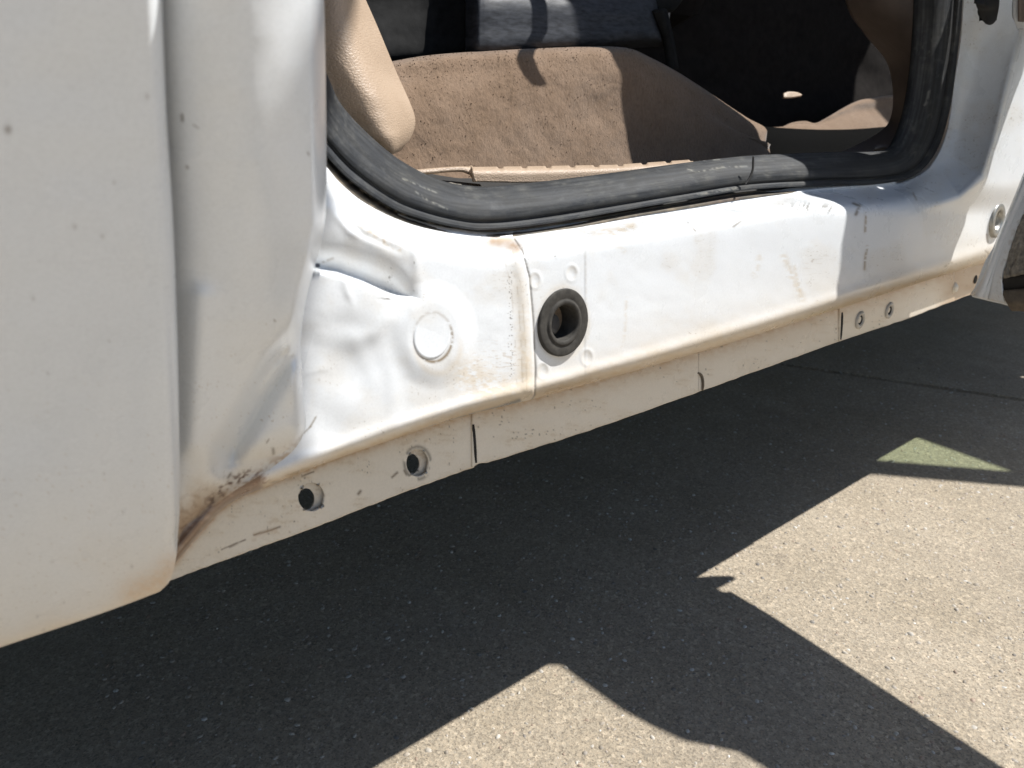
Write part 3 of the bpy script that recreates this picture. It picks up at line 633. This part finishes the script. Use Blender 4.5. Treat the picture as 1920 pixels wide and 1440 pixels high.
def quarter():
    ys = np.r_[np.arange(-420, 0, 8.), np.arange(0, 1000, 4.), np.arange(1000, 1262, 2.0)]
    XR = cr([(292, -420), (300, -100), (304, 0), (312, 200), (324, 400), (332, 600), (336, 800), (337, 960), (334, 1000), (331, 1040), (326, 1066), (318, 1090), (300, 1109)], 8)
    Bq = cr([(-140, 1262), (0, 1214), (150, 1164), (235, 1134), (300, 1109)], 8)
    xb = np.interp(ys, Bq[::-1, 1], Bq[::-1, 0]); xr = np.interp(ys, resample(XR, 900)[:, 1], resample(XR, 900)[:, 0]); xr = np.where(ys > 1109, xb, xr)
    u = np.linspace(0, 1, 150)[None, :]; u = 1-(1-u)**1.7
    px = -140+u*(xr+140)[:, None]; py = np.broadcast_to(ys[:, None], px.shape)
    Y = lean_plane(px, py, 0.0)-.0015*np.sin(np.clip((py-150)/1000., -.2, 1)*np.pi)
    e = np.clip((px-(xr[:, None]-30))/30., 0, 1)*ss(1110, 1000, py); Y = Y+.009*(1-np.sqrt(np.clip(1-e*e, 0, 1)))
    d, _ = segd(px, py, [(xr[k], ys[k]) for k in range(0, len(ys), 12)])
    Y = Y-.0003*np.exp(-((d-58)/24)**2)*ss(1110, 900, py)
    db, _ = segd(px, py, Bq); Y = Y+.0022*np.exp(-db/6.)
    Y = Y+.0012*(fbm(px/160., py/160., 2)-.5)
    n1 = fbm(px/90., py/70., 5); n2 = fbm(px/7., py/5., 4); c = np.broadcast_to(WHITE, (*px.shape, 3)).copy()
    low = ss(520, 1180, py+.33*(px-160)); low = ss(760, 1230, py+.33*(px-160)); c = mix(c, [.74, .66, .52], .5*low*(.6+.6*n1)); c = mix(c, [.62, .47, .30], .5*np.exp(-db/26.)*(.3+n1)); 
    d, _ = segd(px, py, [(250, 1110), (300, 1090), (322, 1060)]); c = mix(c, [.66, .44, .24], .6*np.exp(-(d/26)**2)*(.3+n2))
    for x, y, r in ((15, 243, 6.5), (140, 425, 4), (192, 443, 3.5), (62, 560, 3), (276, 181, 4), (214, 342, 3), (247, 1062, 3), (70, 1156, 2.5), (82, 1181, 2.5), (195, 888, 2), (120, 1130, 2), (90, 700, 2.5), (205, 640, 2), (230, 960, 2)):
        dd = np.hypot(px-x, (py-y)*.8)/r; c = mix(c, [.22, .19, .17], np.where(r > 4, .85, .45)*np.exp(-dd**2))
    c = mix(c, [.45, .36, .26], .35*ss(.93, .95, vn(px/3., py/3.))*ss(500, 1000, py))
    P_, c_ = carry_up(on_y(px, py, Y), np.clip(c, .01, 1), UPW, True)
    o = grid('quarter_panel', P_, M_paint, car, c_, thick=.0012); o['label'] = 'white outer quarter panel with a rolled front edge and a chipped corner'
quarter()

# ------------------------------------------------------------------ door seal
U_SEAL = cr([(500, -260), (522, -130), (545, -20), (562, 40), (590, 98), (612, 137), (640, 196), (700, 260), (760, 306), (830, 339), (890, 349), (950, 347), (1100, 330), (1300, 303), (1400, 292), (1480, 288), (1560, 285), (1650, 283), (1668, 272), (1690, 215), (1703, 140), (1710, 60), (1714, -40), (1716, -150)], 10)
L_SEAL = cr([(440, -200), (475, -40), (515, 100), (556, 205), (590, 258), (612, 284), (660, 334), (740, 388), (800, 410), (860, 424), (900, 429), (960, 426), (1060, 412), (1200, 388), (1300, 371), (1390, 356), (1480, 349), (1560, 347), (1660, 343), (1718, 327), (1755, 285), (1778, 220), (1792, 130), (1802, 40), (1806, -40), (1808, -150)], 10)
def seal(name, U, L, n, m, y0, y1, bulge, prof, mat, colf, t0=0, t1=1):
    A = resample(U, n); Bq = resample(L, n); i0, i1 = int(t0*n), int(t1*n); A = A[i0:i1]; Bq = Bq[i0:i1]
    wv = np.linspace(0, 1, m)[:, None]; px = A[:, 0]*(1-wv)+Bq[:, 0]*wv; py = A[:, 1]*(1-wv)+Bq[:, 1]*wv
    tt = np.broadcast_to(np.linspace(t0, t1, A.shape[0])[None], px.shape); ww = np.broadcast_to(wv, px.shape)
    Y = y0*(1-wv)+y1*wv-bulge*prof(ww, tt)
    Y = Y+.0004*(fbm(px/50., py/40., 2)-.5)
    return grid(name, on_y(px, py, Y), mat, car, colf(px, py, ww, tt), thick=.002)
def bulb(w_, t):
    a = np.sqrt(np.clip(1-((w_-.40)/.42)**2, 0, 1)); lip = .14*np.exp(-((w_-.90)/.07)**2); return a+lip
def seal_col(px, py, w_, t):
    n2 = fbm(px/16., py/8., 4); c = np.ones((*px.shape, 3)); n3 = fbm(px/60., py/40., 3)
    c = mix(c, [1.7, 1.65, 1.55], .5*ss(.5, .75, n2)*ss(.3, .6, n3))
    st = fbm(t*26, w_*34, 3); c = c*(.72+.62*ss(.3, .72, st))[..., None]
    c = mix(c, [2.6, 2.5, 2.25], .45*ss(.62, .74, fbm(t*160, w_*16, 3))*ss(.35, .6, n3))
    c = mix(c, [.35, .34, .33], .8*np.exp(-((w_-.80)/.04)**2))
    for pts, wd in (([(780, 360), (800, 374), (838, 392)], 1.6), ([(1290, 318), (1310, 322)], 1.5), ([(1320, 320), (1350, 314), (1400, 312)], 1.8), ([(1270, 303), (1350, 299)], 1.3), ([(1742, 170), (1738, 190), (1733, 200)], 2.2), ([(1385, 352), (1300, 366)], 2), ([(755, 335), (820, 362)], 1.2)):
        d, _ = segd(px, py, pts); c = mix(c, [7, 6.6, 5.6], .6*np.exp(-(d/wd)**2)*ss(.4, .6, vn(px/4., py/4.)+.08))
    d, _ = segd(px, py, [(1411, 305), (1410, 330), (1398, 345)]); c = mix(c, [.12, .12, .12], .9*np.exp(-(d/2.2)**2))
    return c
seal('door_seal', U_SEAL, L_SEAL, 900, 44, .070, .046, .0095, bulb, M_rub, seal_col)['label'] = 'weathered dark rubber door seal'
# split end where the seal overlaps
edge_strip('seal_joint', [(1413, 293), (1412, 318), (1405, 336), (1397, 346)], 3.0, .0415, M_gap)
loft('rear_rim', [[(425, -210, .052), (462, -40, .052), (505, 110, .052), (552, 222, .052), (600, 292, .052), (640, 345, .052)],
                  [(408, -200, .040), (446, -30, .040), (488, 120, .040), (532, 240, .040), (575, 330, .040), (600, 380, .040)],
                  [(340, -180, .030), (380, 0, .026), (430, 160, .022), (480, 310, .018), (530, 420, .016), (560, 520, .014)]], 90, 24, M_paint, car, None, lambda px, py: np.broadcast_to(WHITE, (*px.shape, 3)))['label'] = 'white rim of the doorway behind the quarter panel'
# retaining lip of the seal, brown with dust
L2 = resample(L_SEAL, 300); S2 = resample(S_LINE, 400)
U_LIP = cr([(552, 205), (612, 286), (660, 336), (740, 391), (800, 413), (860, 427), (930, 431), (1060, 416), (1200, 392), (1300, 375), (1392, 360), (1480, 354), (1560, 350), (1640, 345)], 10)
L_LIP = cr([(548, 232), (612, 318), (660, 366), (740, 413), (800, 433), (870, 446), (930, 450), (1060, 433), (1180, 408), (1300, 389), (1392, 374), (1480, 363), (1560, 356), (1640, 350)], 10)
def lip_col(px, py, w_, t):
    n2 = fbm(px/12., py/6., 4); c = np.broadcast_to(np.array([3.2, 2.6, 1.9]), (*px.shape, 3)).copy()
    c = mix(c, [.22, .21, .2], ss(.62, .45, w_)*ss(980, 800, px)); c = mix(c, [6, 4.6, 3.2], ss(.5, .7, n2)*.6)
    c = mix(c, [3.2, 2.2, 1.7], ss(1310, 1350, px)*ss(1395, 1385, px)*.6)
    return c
seal('seal_retainer', U_LIP, L_LIP, 420, 12, .054, .047, .002, lambda w_, t: np.sin(w_*np.pi)-1.6*np.exp(-((w_-.3)/.15)**2), M_rub, lip_col)['label'] = 'brown dusty retaining lip under the door seal'

# ------------------------------------------------------------------ interior seen through the doorway
def wiggle(px, py, v, u): return .0006*(fbm(px/30., py/30., 2)-.5)
# tan trim of the rear pillar
loft('pillar_trim', [[(560, -140, .100), (640, -140, .096), (655, -80, .112)],
                     [(570, -60, .097), (640, -60, .091), (673, -30, .112)],
                     [(575, 40, .093), (650, 40, .086), (708, 50, .112)],
                     [(590, 110, .090), (680, 130, .0815), (742, 132, .110)],
                     [(620, 180, .087), (710, 190, .0785), (770, 195, .104)],
                     [(655, 225, .0845), (725, 232, .077), (779, 228, .102)],
                     [(680, 260, .0835), (735, 262, .0775), (772, 256, .100)],
                     [(700, 284, .092), (735, 287, .084), (757, 276, .098)],
                     [(712, 292, .108), (735, 289, .104), (752, 283, .112)]], 60, 90, M_tan, car, wiggle, thick=.003)['label'] = 'tan plastic pillar trim with a rounded foot'
# carpeted riser
TOPC = [(640, 140, .235), (735, 121, .235), (800, 110, .234), (900, 102, .232), (1010, 96, .228), (1140, 93, .224), (1185, 98, .224), (1220, 114, .224), (1262, 136, .225), (1310, 166, .228), (1400, 226, .236), (1432, 243, .24), (1438, 250, .245)]
def carp_bump(px, py, v, u): return .0045*(fbm(px/70., py/70., 3)-.5)+.0006*(fbm(px/6., py/6., 2)-.5)
carpet = loft('floor_carpet', [[(a, b-6, y+.03) for a, b, y in TOPC], TOPC,
     [(a-3, b+14+.02*(1100-abs(a-1000)), y-.010) for a, b, y in TOPC],
     [(620, 210, .212), (760, 205, .211), (900, 200, .21), (1050, 198, .209), (1200, 205, .209), (1330, 235, .212), (1420, 262, .225), (1441, 270, .235)],
     [(640, 300, .203), (780, 300, .202), (900, 300, .20), (1050, 300, .199), (1200, 305, .20), (1340, 300, .204), (1430, 305, .215), (1446, 310, .225)],
     [(660, 380, .185), (790, 380, .185), (900, 380, .185), (1050, 380, .185), (1200, 380, .185), (1340, 370, .19), (1430, 370, .2), (1448, 380, .21)]], 260, 120, M_carp, car, carp_bump, thick=.004)
# carpet pile
def pile():
    me = carpet.data; n = 2500
    co = np.zeros(len(me.vertices)*3, np.float32); me.vertices.foreach_get('co', co); co = co.reshape(-1, 3)
    P = co.reshape(120, 260, 3); i = rng.uniform(12, 112, n); j = rng.uniform(8, 255, n); ii = i.astype(int); jj = j.astype(int); fi = (i-ii)[:, None]; fj = (j-jj)[:, None]
    b = (P[ii, jj]*(1-fi)+P[ii+1, jj]*fi)*(1-fj)+(P[ii, jj+1]*(1-fi)+P[ii+1, jj+1]*fi)*fj
    nr = np.cross(P[ii, jj+1]-P[ii, jj], P[ii+1, jj]-P[ii, jj]); nr /= np.linalg.norm(nr, axis=1)[:, None]; nr *= np.where(nr[:, 1:2] > 0, -1, 1)
    d = nr+rng.normal(0, .55, (n, 3))+np.array([0, 0, .25]); d /= np.linalg.norm(d, axis=1)[:, None]
    s = np.cross(d, rng.normal(0, 1, (n, 3))); s /= np.linalg.norm(s, axis=1)[:, None]; ln = rng.uniform(.0003, .0010, (n, 1)); wd = rng.uniform(.0003, .0006, (n, 1))
    V = np.stack([b-s*wd-nr*.0005, b+s*wd-nr*.0005, b+s*wd*.5+d*ln, b-s*wd*.5+d*ln], 1)
    m2 = bpy.data.meshes.new('carpet_pile'); m2.vertices.add(n*4); m2.vertices.foreach_set('co', V.reshape(-1).astype(np.float32)); m2.loops.add(n*4); m2.loops.foreach_set('vertex_index', np.arange(n*4, dtype=np.int32)); m2.polygons.add(n); m2.polygons.foreach_set('loop_start', np.arange(0, n*4, 4, dtype=np.int32)); m2.update(calc_edges=True)
    setp(link('carpet_pile', m2, M_carp, carpet, False), kind='stuff')
pile()
# sill plate with ribs
def rib(px, py, v, u): return -.0034*np.clip(np.sin((px-880)/44.*2*np.pi*.98), -.2, .6)*ss(895, 910, px)*ss(.62, .3, v)
loft('sill_plate', [[(884, 322, .135), (1000, 318, .135), (1150, 314, .135), (1300, 302, .135)],
                    [(x, np.interp(x, [884, 1000, 1150, 1300], [313, 311.5, 309, 299])+(3.6 if 4 < (x-884) % 45 < 13 and x > 905 else 0.), .111) for x in range(884, 1301, 3)],
                    [(886, 320, .098), (1000, 320, .097), (1150, 316, .097), (1300, 306, .097)],
                    [(889, 340, .096), (1000, 342, .095), (1150, 334, .095), (1300, 322, .095)]], 200, 26, M_tan, car, rib, thick=.002)['label'] = 'tan ribbed plastic sill plate'
loft('sill_plate', [[(740, 326, .135), (800, 320, .135), (860, 316, .135), (884, 316, .13)],
                    [(745, 322, .115), (800, 316, .112), (860, 312, .11), (886, 313, .109)],
                    [(750, 327, .112), (800, 323, .108), (866, 319, .106), (887, 326, .104)]], 60, 10, M_tan, car, thick=.002)['label'] = 'narrow rear tongue of the tan sill plate'
loft('sill_step', [[(882, 316, .112), (884, 325, .104), (889, 341, .097)], [(888, 315, .108), (891, 325, .098), (895, 341, .096)]], 12, 6, M_tan, car, thick=.002)
loft('sill_ledge', [[(780, 336, .115), (830, 338, .115), (900, 345, .12)], [(790, 346, .098), (830, 350, .095), (905, 352, .1)], [(800, 366, .085), (850, 370, .085), (910, 365, .09)]], 40, 10, M_lining, car, lambda px, py, v, u: .006*(fbm(px/9., py/6., 3)-.5))['label'] = 'dusty brown ledge beneath the sill plate'
loft('sill_shadow_gap', [[(640, 300, .20), (900, 330, .20), (1300, 320, .20), (1700, 300, .22)], [(640, 420, .11), (900, 420, .11), (1300, 400, .11), (1700, 360, .11)]], 20, 4, M_gap, car)  # near-black sheet puts the shade below the sill plate into its colour
# rear seat base: dark moulded plastic
SB = [[(640, -160, .34), (800, -160, .33), (872, -160, .31), (900, -160, .30), (1000, -150, .298), (1130, -140, .298), (1240, -125, .30), (1275, -120, .33)],
      [(640, -60, .33), (800, -60, .32), (872, -60, .292), (900, -60, .28), (1000, -55, .277), (1130, -48, .277), (1225, -40, .28), (1265, -38, .32)],
      [(650, 0, .33), (800, 0, .318), (872, 0, .282), (900, 0, .262), (1000, 0, .258), (1130, 8, .258), (1222, 18, .262), (1256, 30, .31)],
      [(660, 60, .325), (800, 60, .31), (872, 56, .276), (900, 50, .258), (1000, 44, .254), (1130, 42, .254), (1226, 46, .258), (1256, 60, .305)],
      [(690, 112, .32), (800, 104, .305), (872, 99, .275), (900, 96, .258), (1000, 88, .254), (1130, 80, .254), (1235, 73, .258), (1258, 96, .30)],
      [(690, 135, .34), (800, 124, .32), (872, 116, .30), (900, 112, .28), (1000, 104, .275), (1130, 96, .275), (1240, 90, .28), (1258, 110, .31)]]
sbump = lambda px, py, v, u: .0008*(fbm(px/30., py/20., 3)-.5)
loft('seat_base', [r[2:] for r in SB], 180, 70, M_navy, car, sbump, thick=.003)['label'] = 'scuffed dark plastic rear seat base'
loft('seat_side', [[(a, b, y) for a, b, y in r[:2]]+[(r[2][0]+2, r[2][1], r[2][2]+.004)] for r in SB], 60, 50, M_black, car, sbump, thick=.003)['label'] = 'black left part of the rear seat base'  # left part of the seat base, coloured black as its own piece
loft('seat_leg', [[(1222, 20, .262), (1244, 70, .262), (1252, 130, .262)], [(1236, 16, .258), (1252, 70, .258), (1262, 132, .258)], [(1246, 20, .268), (1258, 70, .268), (1268, 130, .268)]], 20, 8, M_black, car, thick=.003)
loft('seat_cushion', [[(1000, -160, .30), (1150, -150, .30), (1300, -140, .31)], [(1008, -60, .275), (1150, -52, .275), (1300, -44, .285)], [(1014, -12, .268), (1150, 0, .268), (1270, 14, .276)], [(1018, 3, .272), (1150, 16, .272), (1248, 26, .28)]], 60, 20, M_black, car, thick=.003)['label'] = 'dark cushion edge above the seat base'
# strap hanging in the doorway
sp = np.array([on_y(1018, 147, .212)+SUN*.27, on_y(1008, 122, .214)+SUN*.275, on_y(990, 101, .222)+SUN*.28, on_y(997, 84, .256)+SUN*.27, on_y(996, 40, .259)+SUN*.28, on_y(995, -20, .266)+SUN*.29, on_y(994, -120, .30)+SUN*.30])
sp = np.vstack([sp, sp[-1]+[[.02, .01, .25], [.03, .01, .55]]]); sp = cr(sp, 8)
st = grid('seat_belt', np.stack([sp+np.array([wx, .0008*abs(wx)/.008, 0]) for wx in (-.0085, -.004, 0, .004, .0085)], 1), M_strap, car, thick=.0014); st['label'] = 'black webbing strap hanging in the doorway'
# inner trim of the front pillar
loft('pillar_lining', [[(1575, -150, .175), (1650, -150, .125), (1730, -150, .085)],
                       [(1585, 0, .18), (1650, 0, .125), (1728, 0, .085)],
                       [(1618, 60, .18), (1670, 60, .125), (1725, 60, .085)],
                       [(1660, 112, .18), (1690, 115, .13), (1718, 120, .085)],
                       [(1673, 160, .17), (1692, 165, .128), (1712, 170, .085)],
                       [(1672, 210, .165), (1690, 215, .125), (1708, 220, .085)],
                       [(1655, 243, .155), (1680, 248, .12), (1700, 256, .085)],
                       [(1600, 275, .14), (1650, 276, .11), (1690, 285, .085)],
                       [(1560, 291, .125), (1630, 300, .10), (1690, 310, .085)]], 30, 70, M_trimsh, car, thick=.004)['label'] = 'taupe trim panel on the shaded front pillar'
loft('trim_knob', [[(1640, 284, .085), (1658, 282, .085), (1672, 286, .085)], [(1640, 279, .076), (1658, 276, .075), (1674, 281, .077)], [(1642, 273, .085), (1658, 270, .086), (1672, 274, .085)]], 14, 8, M_trimsh, car)
# front footwell with its carpet, lit through the front doorway, below the dark front seat
SEATL = [(1440, 246, .372), (1466, 238, .374), (1485, 230, .376), (1510, 227, .378), (1528, 231, .378), (1548, 222, .380), (1585, 201, .386), (1612, 189, .389), (1640, 184, .390), (1672, 180, .390), (1720, 178, .39)]  # upper outline of the sunlit patch; the carpet is cut off along it
loft('footwell_carpet', [[(a, b+1, y+.05) for a, b, y in SEATL], SEATL, [(a, b*.6+241*.4, y-.008) for a, b, y in SEATL], [(a, 243, .36) for a, b, y in SEATL], [(a, 300, .32) for a, b, y in SEATL]], 90, 40, M_carp, car, lambda px, py, v, u: .003*(fbm(px/30., py/14., 4)-.5), thick=.003)['label'] = 'brown carpet in the front footwell'
loft('front_seat', [[(1120, -160, .62), (1400, -160, .60), (1760, -160, .58)], [(1130, 20, .60), (1400, 60, .56), (1760, 40, .54)], [(1130, 120, .57), (1400, 150, .55), (1760, 140, .53)], [(1130, 200, .56), (1400, 225, .53), (1760, 200, .52)], [(1130, 300, .56), (1400, 320, .54), (1760, 300, .53)]], 80, 60, M_dark, car, lambda px, py, v, u: .02*(fbm(px/90., py/70., 3)-.5), thick=.01)['label'] = 'dark underside of the front seat'
loft('lit_spot', [[(1469, 175, .41), (1478, 172, .408), (1494, 173, .408), (1504, 177, .41)], [(1470, 182, .405), (1480, 183, .404), (1494, 181, .404), (1503, 178, .407)]], 16, 6, M_tan, car, thick=.003)  # unidentified small lit spot, given form as a tan piece
M_void = mat_plain('shade_black', (.0015, .0015, .0015), .95, 80, .3, spec=.05)  # near-black: the pillar's shade in the footwell put into the colour
loft('footwell_shade', [[(1418, 236, .27), (1470, 240, .30), (1540, 243, .335), (1600, 242, .33), (1655, 238, .325), (1720, 232, .32)], [(1418, 262, .26), (1470, 264, .27), (1540, 266, .295), (1600, 266, .29), (1655, 262, .285), (1720, 258, .28)], [(1418, 330, .25), (1470, 330, .24), (1540, 330, .26), (1600, 330, .25), (1655, 330, .25), (1720, 330, .25)]], 60, 20, M_void, car, thick=.004)  # sheet standing in for the shaded floor below the sunlit carpet

# ------------------------------------------------------------------ cabin shell that keeps the inside dark
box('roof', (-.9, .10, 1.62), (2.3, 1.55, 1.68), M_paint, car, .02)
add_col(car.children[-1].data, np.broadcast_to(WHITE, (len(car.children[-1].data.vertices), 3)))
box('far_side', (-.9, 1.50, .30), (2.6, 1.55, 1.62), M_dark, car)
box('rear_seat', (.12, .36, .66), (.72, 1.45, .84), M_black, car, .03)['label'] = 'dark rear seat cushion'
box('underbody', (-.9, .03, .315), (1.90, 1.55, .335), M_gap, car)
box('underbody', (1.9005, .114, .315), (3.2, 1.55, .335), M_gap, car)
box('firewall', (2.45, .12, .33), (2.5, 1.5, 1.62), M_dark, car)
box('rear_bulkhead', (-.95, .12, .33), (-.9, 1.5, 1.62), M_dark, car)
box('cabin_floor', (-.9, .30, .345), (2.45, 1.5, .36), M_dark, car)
def painted_box(name, lo, hi, bev=.01):
    o = box(name, lo, hi, M_paint, car, bev); add_col(o.data, np.broadcast_to(WHITE, (len(o.data.vertices), 3))); return o
painted_box('body_side', (-.9, .075, .345), (-.05, .11, 1.62))
mp = prism('middle_pillar', [(.745, .68), (1.03, .66), (1.0, 1.0), (.93, 1.62), (.83, 1.62), (.818, 1.1), (.808, .97), (.757, .86)], (0, .102, 0), (1, 0, 0), (0, 1, 0), .024, M_paint, car, .003)
add_col(mp.data, np.broadcast_to(WHITE, (len(mp.data.vertices), 3)))
painted_box('front_sill', (1.06, .02, .335), (1.90, .12, .43))
painted_box('front_pillar', (1.93, .08, .335), (2.05, .14, 1.62))
painted_box('front_fender', (2.0, -.03, .38), (3.2, .03, .98))
box('seat_back', (.93, .48, .62), (1.08, .95, 1.35), M_dark, car, .05)['label'] = 'dark front seat backrest'

# ------------------------------------------------------------------ open rear door (hinged on the middle pillar)
def door_frame(org, ang):
    a = math.radians(ang); du = Vector((-math.cos(a), -math.sin(a), 0)); dw = Vector((math.sin(a), -math.cos(a), 0))
    return Vector((*org, 0)), du, dw
DO, DA = (.836, -.0305), 84
o_, du, dw = door_frame(DO, DA)
def pprism(*a, **k):
    o = prism(*a, **k); add_col(o.data, np.broadcast_to(WHITE*.98, (len(o.data.vertices), 3))); return o
def on_door(px, py, off):
    """point of the door's inner face, off metres proud of it"""
    r = rays(px, py); n = np.array(dw); o = np.array(o_)
    t = ((o[0]-off*n[0]-CAM[0])*n[0]+(o[1]-off*n[1]-CAM[1])*n[1])/(r[..., 0]*n[0]+r[..., 1]*n[1]); return CAM+r*t[..., None]
low = [(0., .324), (.054, .321), (.30, .333), (.70, .342), (.80, .40), (.86, .54)]
belt = [(.86, .557), (.40, .559), (.251, .565), (.231, .572), (.210, .617), (.186, .635), (.161, .648), (.115, .658), (.091, .662), (.086, .70), (.087, .725), (.084, .745), (.077, .756), (.065, .761), (.045, .764), (.034, .778), (.03, .82), (-.08, .84), (-.145, .85), (-.145, .78), (-.03, .66), (.02, .605), (.043, .54), (.034, .50), (.026, .44), (.017, .392), (.006, .361)]
rd = pprism('rear_door', low+belt, o_, du, dw, .012, M_paint, car, .002)
pprism('door_shade_shell', [(.012, .405), (.028, .455), (.30, .466), (.72, .48), (.80, .51), (.85, .555), (.40, .565), (.25, .59), (.10, .66), (.02, .68), (-.002, .64), (-.003, .55), (.001, .43), (.004, .405)], o_+dw*.055, du, dw, .034, M_paint, rd, .002)  # unseen thickness added behind the door face, shaped to shade the rocker
pprism('door_shade_slab', [(-.002, .512), (.30, .525), (.80, .55), (.84, .60), (.40, .605), (.25, .63), (.10, .69), (-.025, .68), (-.025, .575), (-.004, .555)], o_+dw*.0895, du, dw, .03, M_paint, rd, .002)  # unseen slab added to keep the sun off the pillar ledge
pprism('door_shade_fill', [(.036, .50), (.30, .45), (.80, .49), (.85, .55), (.40, .558), (.25, .575), (.09, .655), (.08, .71), (-.02, .71), (-.025, .66), (.02, .607), (.044, .545)], o_+dw*.0125, du, dw, .042, M_paint, rd, .002)  # unseen infill added to stop sun streaks falling on the pillar
rd['label'] = 'open white rear door'
pprism('window_frame', [(-.145, .835), (-.10, .835), (-.10, 1.50), (-.05, 1.57), (.350, 1.58), (.373, 1.56), (.380, 1.475), (.405, 1.46), (.61, 1.455), (.65, 1.40), (.80, .56), (.86, .56), (.75, 1.22), (.69, 1.58), (.61, 1.665), (-.02, 1.645), (-.125, 1.585), (-.145, 1.48)], o_+dw*.02, du, dw, .03, M_paint, rd, .003)
# open front door further ahead, its window up
o2, du2, dw2 = door_frame((1.9, 0.), 88)
fd = pprism('front_door', [(-.02, .335), (.08, .335), (.50, .35), (.58, .42), (.60, .9), (.60, 1.09), (.47, 1.10), (.408, 1.093), (.254, 1.069), (.0, 1.06), (-.02, .9)], o2, du2, dw2, .012, M_paint, car, .002); fd['label'] = 'open white front door with green tinted window'
pprism('window_frame', [(.0, 1.055), (.03, 1.055), (.05, 1.27), (.12, 1.36), (.20, 1.395), (.285, 1.385), (.332, 1.273), (.408, 1.085), (.478, 1.095), (.452, 1.16), (.366, 1.379), (.345, 1.43), (.30, 1.455), (.20, 1.455), (.10, 1.42), (.02, 1.31), (.0, 1.2)], o2+dw2*.002, du2, dw2, .008, M_paint, fd, .001)
prism('window_glass', [(.02, 1.05), (.415, 1.08), (.34, 1.28), (.29, 1.395), (.2, 1.405), (.11, 1.37), (.04, 1.28)], o2+dw2*.004, du2, dw2, .004, M_glass, fd)

# the folded lower front edge of the rear door shows at the right of the picture
def dloft(name, rows, n, m, mat, parent, bump=None, colf=None, thick=0.):
    R_ = np.stack([resample(cr(r, 12), n) for r in rows]); t = np.linspace(0, len(rows)-1, m); D = []
    for v in t:
        i = min(int(v), len(rows)-2); D.append(R_[i]*(1-v+i)+R_[i+1]*(v-i))
    D = np.array(D); px, py, of = D[..., 0], D[..., 1], D[..., 2]; wv = np.linspace(0, 1, m)[:, None]+0*px
    if bump: of = of+bump(px, py, wv)
    return grid(name, on_door(px, py, of), mat, parent, colf(px, py, wv) if colf else None, thick=thick)
def door_corner():
    A = [(1990, 170, .004), (1960, 240, .004), (1920, 334, .004), (1905, 372, .004), (1880, 430, .004), (1858, 486, .004), (1840, 527, .004), (1822, 554, .004)]
    Bp = [(2010, 190, .008), (1985, 262, .008), (1944, 352, .008), (1928, 386, .008), (1908, 432, .008), (1892, 482, .008), (1881, 522, .008), (1885, 568, .008)]
    def bmp(px, py, wv): return -.010*(1-ss(0, .14, wv))+.0025*np.exp(-((wv-.2)/.08)**2)-.003*np.exp(-((wv-.5)/.05)**2)
    def colf(px, py, wv):
        n2 = fbm(px/8., py/8., 4); c = np.broadcast_to(WHITE*.92, (*px.shape, 3)).copy(); c = mix(c, INK*2, .75*np.exp(-((wv-.5)/.035)**2)*ss(.3, .5, n2+.1)); c = mix(c, CREAM, .5*ss(535, 565, py)*n2)
        return mix(c, GRIME, .35*ss(.55, .75, n2)*ss(.6, .9, wv))
    dloft('door_edge', [A, Bp], 120, 26, M_paint, rd, bmp, colf, .002)['label'] = 'folded lower front edge of the open rear door'
    dloft('door_lining', [[(2000, 250, .010), (1950, 352, .010), (1908, 432, .010), (1892, 482, .010), (1882, 522, .010)], [(2060, 250, .013), (2000, 352, .013), (1970, 420, .013), (1965, 470, .013), (1965, 505, .013)]], 40, 40, M_lining, rd, lambda px, py, wv: .004*(fbm(px/5., py/5., 3)-.5), None, .003)
    dloft('door_channel', [[(1881, 521, .0105), (1920, 515, .0105), (1960, 510, .0105)], [(1876, 545, .006), (1920, 541, .006), (1960, 538, .006)]], 30, 6, M_gap, rd, None, None, .003)
    dloft('door_bottom_seal', [[(1877, 545, .009), (1920, 541, .009), (1960, 538, .009)], [(1886, 566, .012), (1920, 566, .012), (1960, 566, .012)], [(1896, 583, .008), (1920, 584, .008), (1960, 586, .008)]], 30, 10, M_brown, rd, None, None, .003)
door_corner()
# dark check-strap slot and hinge plate on the pillar
loft('hinge_pocket', [[(1832, -140, .004), (1852, -140, 0.), (1874, -140, .004)], [(1832, -20, .004), (1852, -20, -.001), (1874, -22, .004)], [(1830, 8, .003), (1852, 12, -.003), (1874, 4, .003)], [(1836, 22, .006), (1853, 22, .003), (1872, 20, .006)], [(1842, 38, .006), (1854, 42, .003), (1868, 37, .006)], [(1848, 45, .008), (1855, 47, .006), (1862, 45, .008)]], 20, 50, M_gap, car, thick=.003)['label'] = 'dark grimy check strap slot in the pillar'
hp = loft('door_hinge', [[(1903, -120, -.005), (1930, -120, -.012), (1990, -120, -.012)], [(1903, 0, -.005), (1930, 0, -.012), (1990, 0, -.012)], [(1904, 45, -.005), (1930, 48, -.012), (1990, 52, -.012)], [(1912, 60, .002), (1935, 64, -.002), (1990, 66, -.002)]], 24, 40, M_paint, rd, None, lambda px, py: np.broadcast_to(WHITE*.9, (*px.shape, 3)), thick=.004)
loft('hinge_pad', [[(1915, -120, -.0135), (1990, -120, -.0145)], [(1915, 40, -.0135), (1990, 46, -.0145)]], 10, 10, M_trimsh, rd, thick=.003)
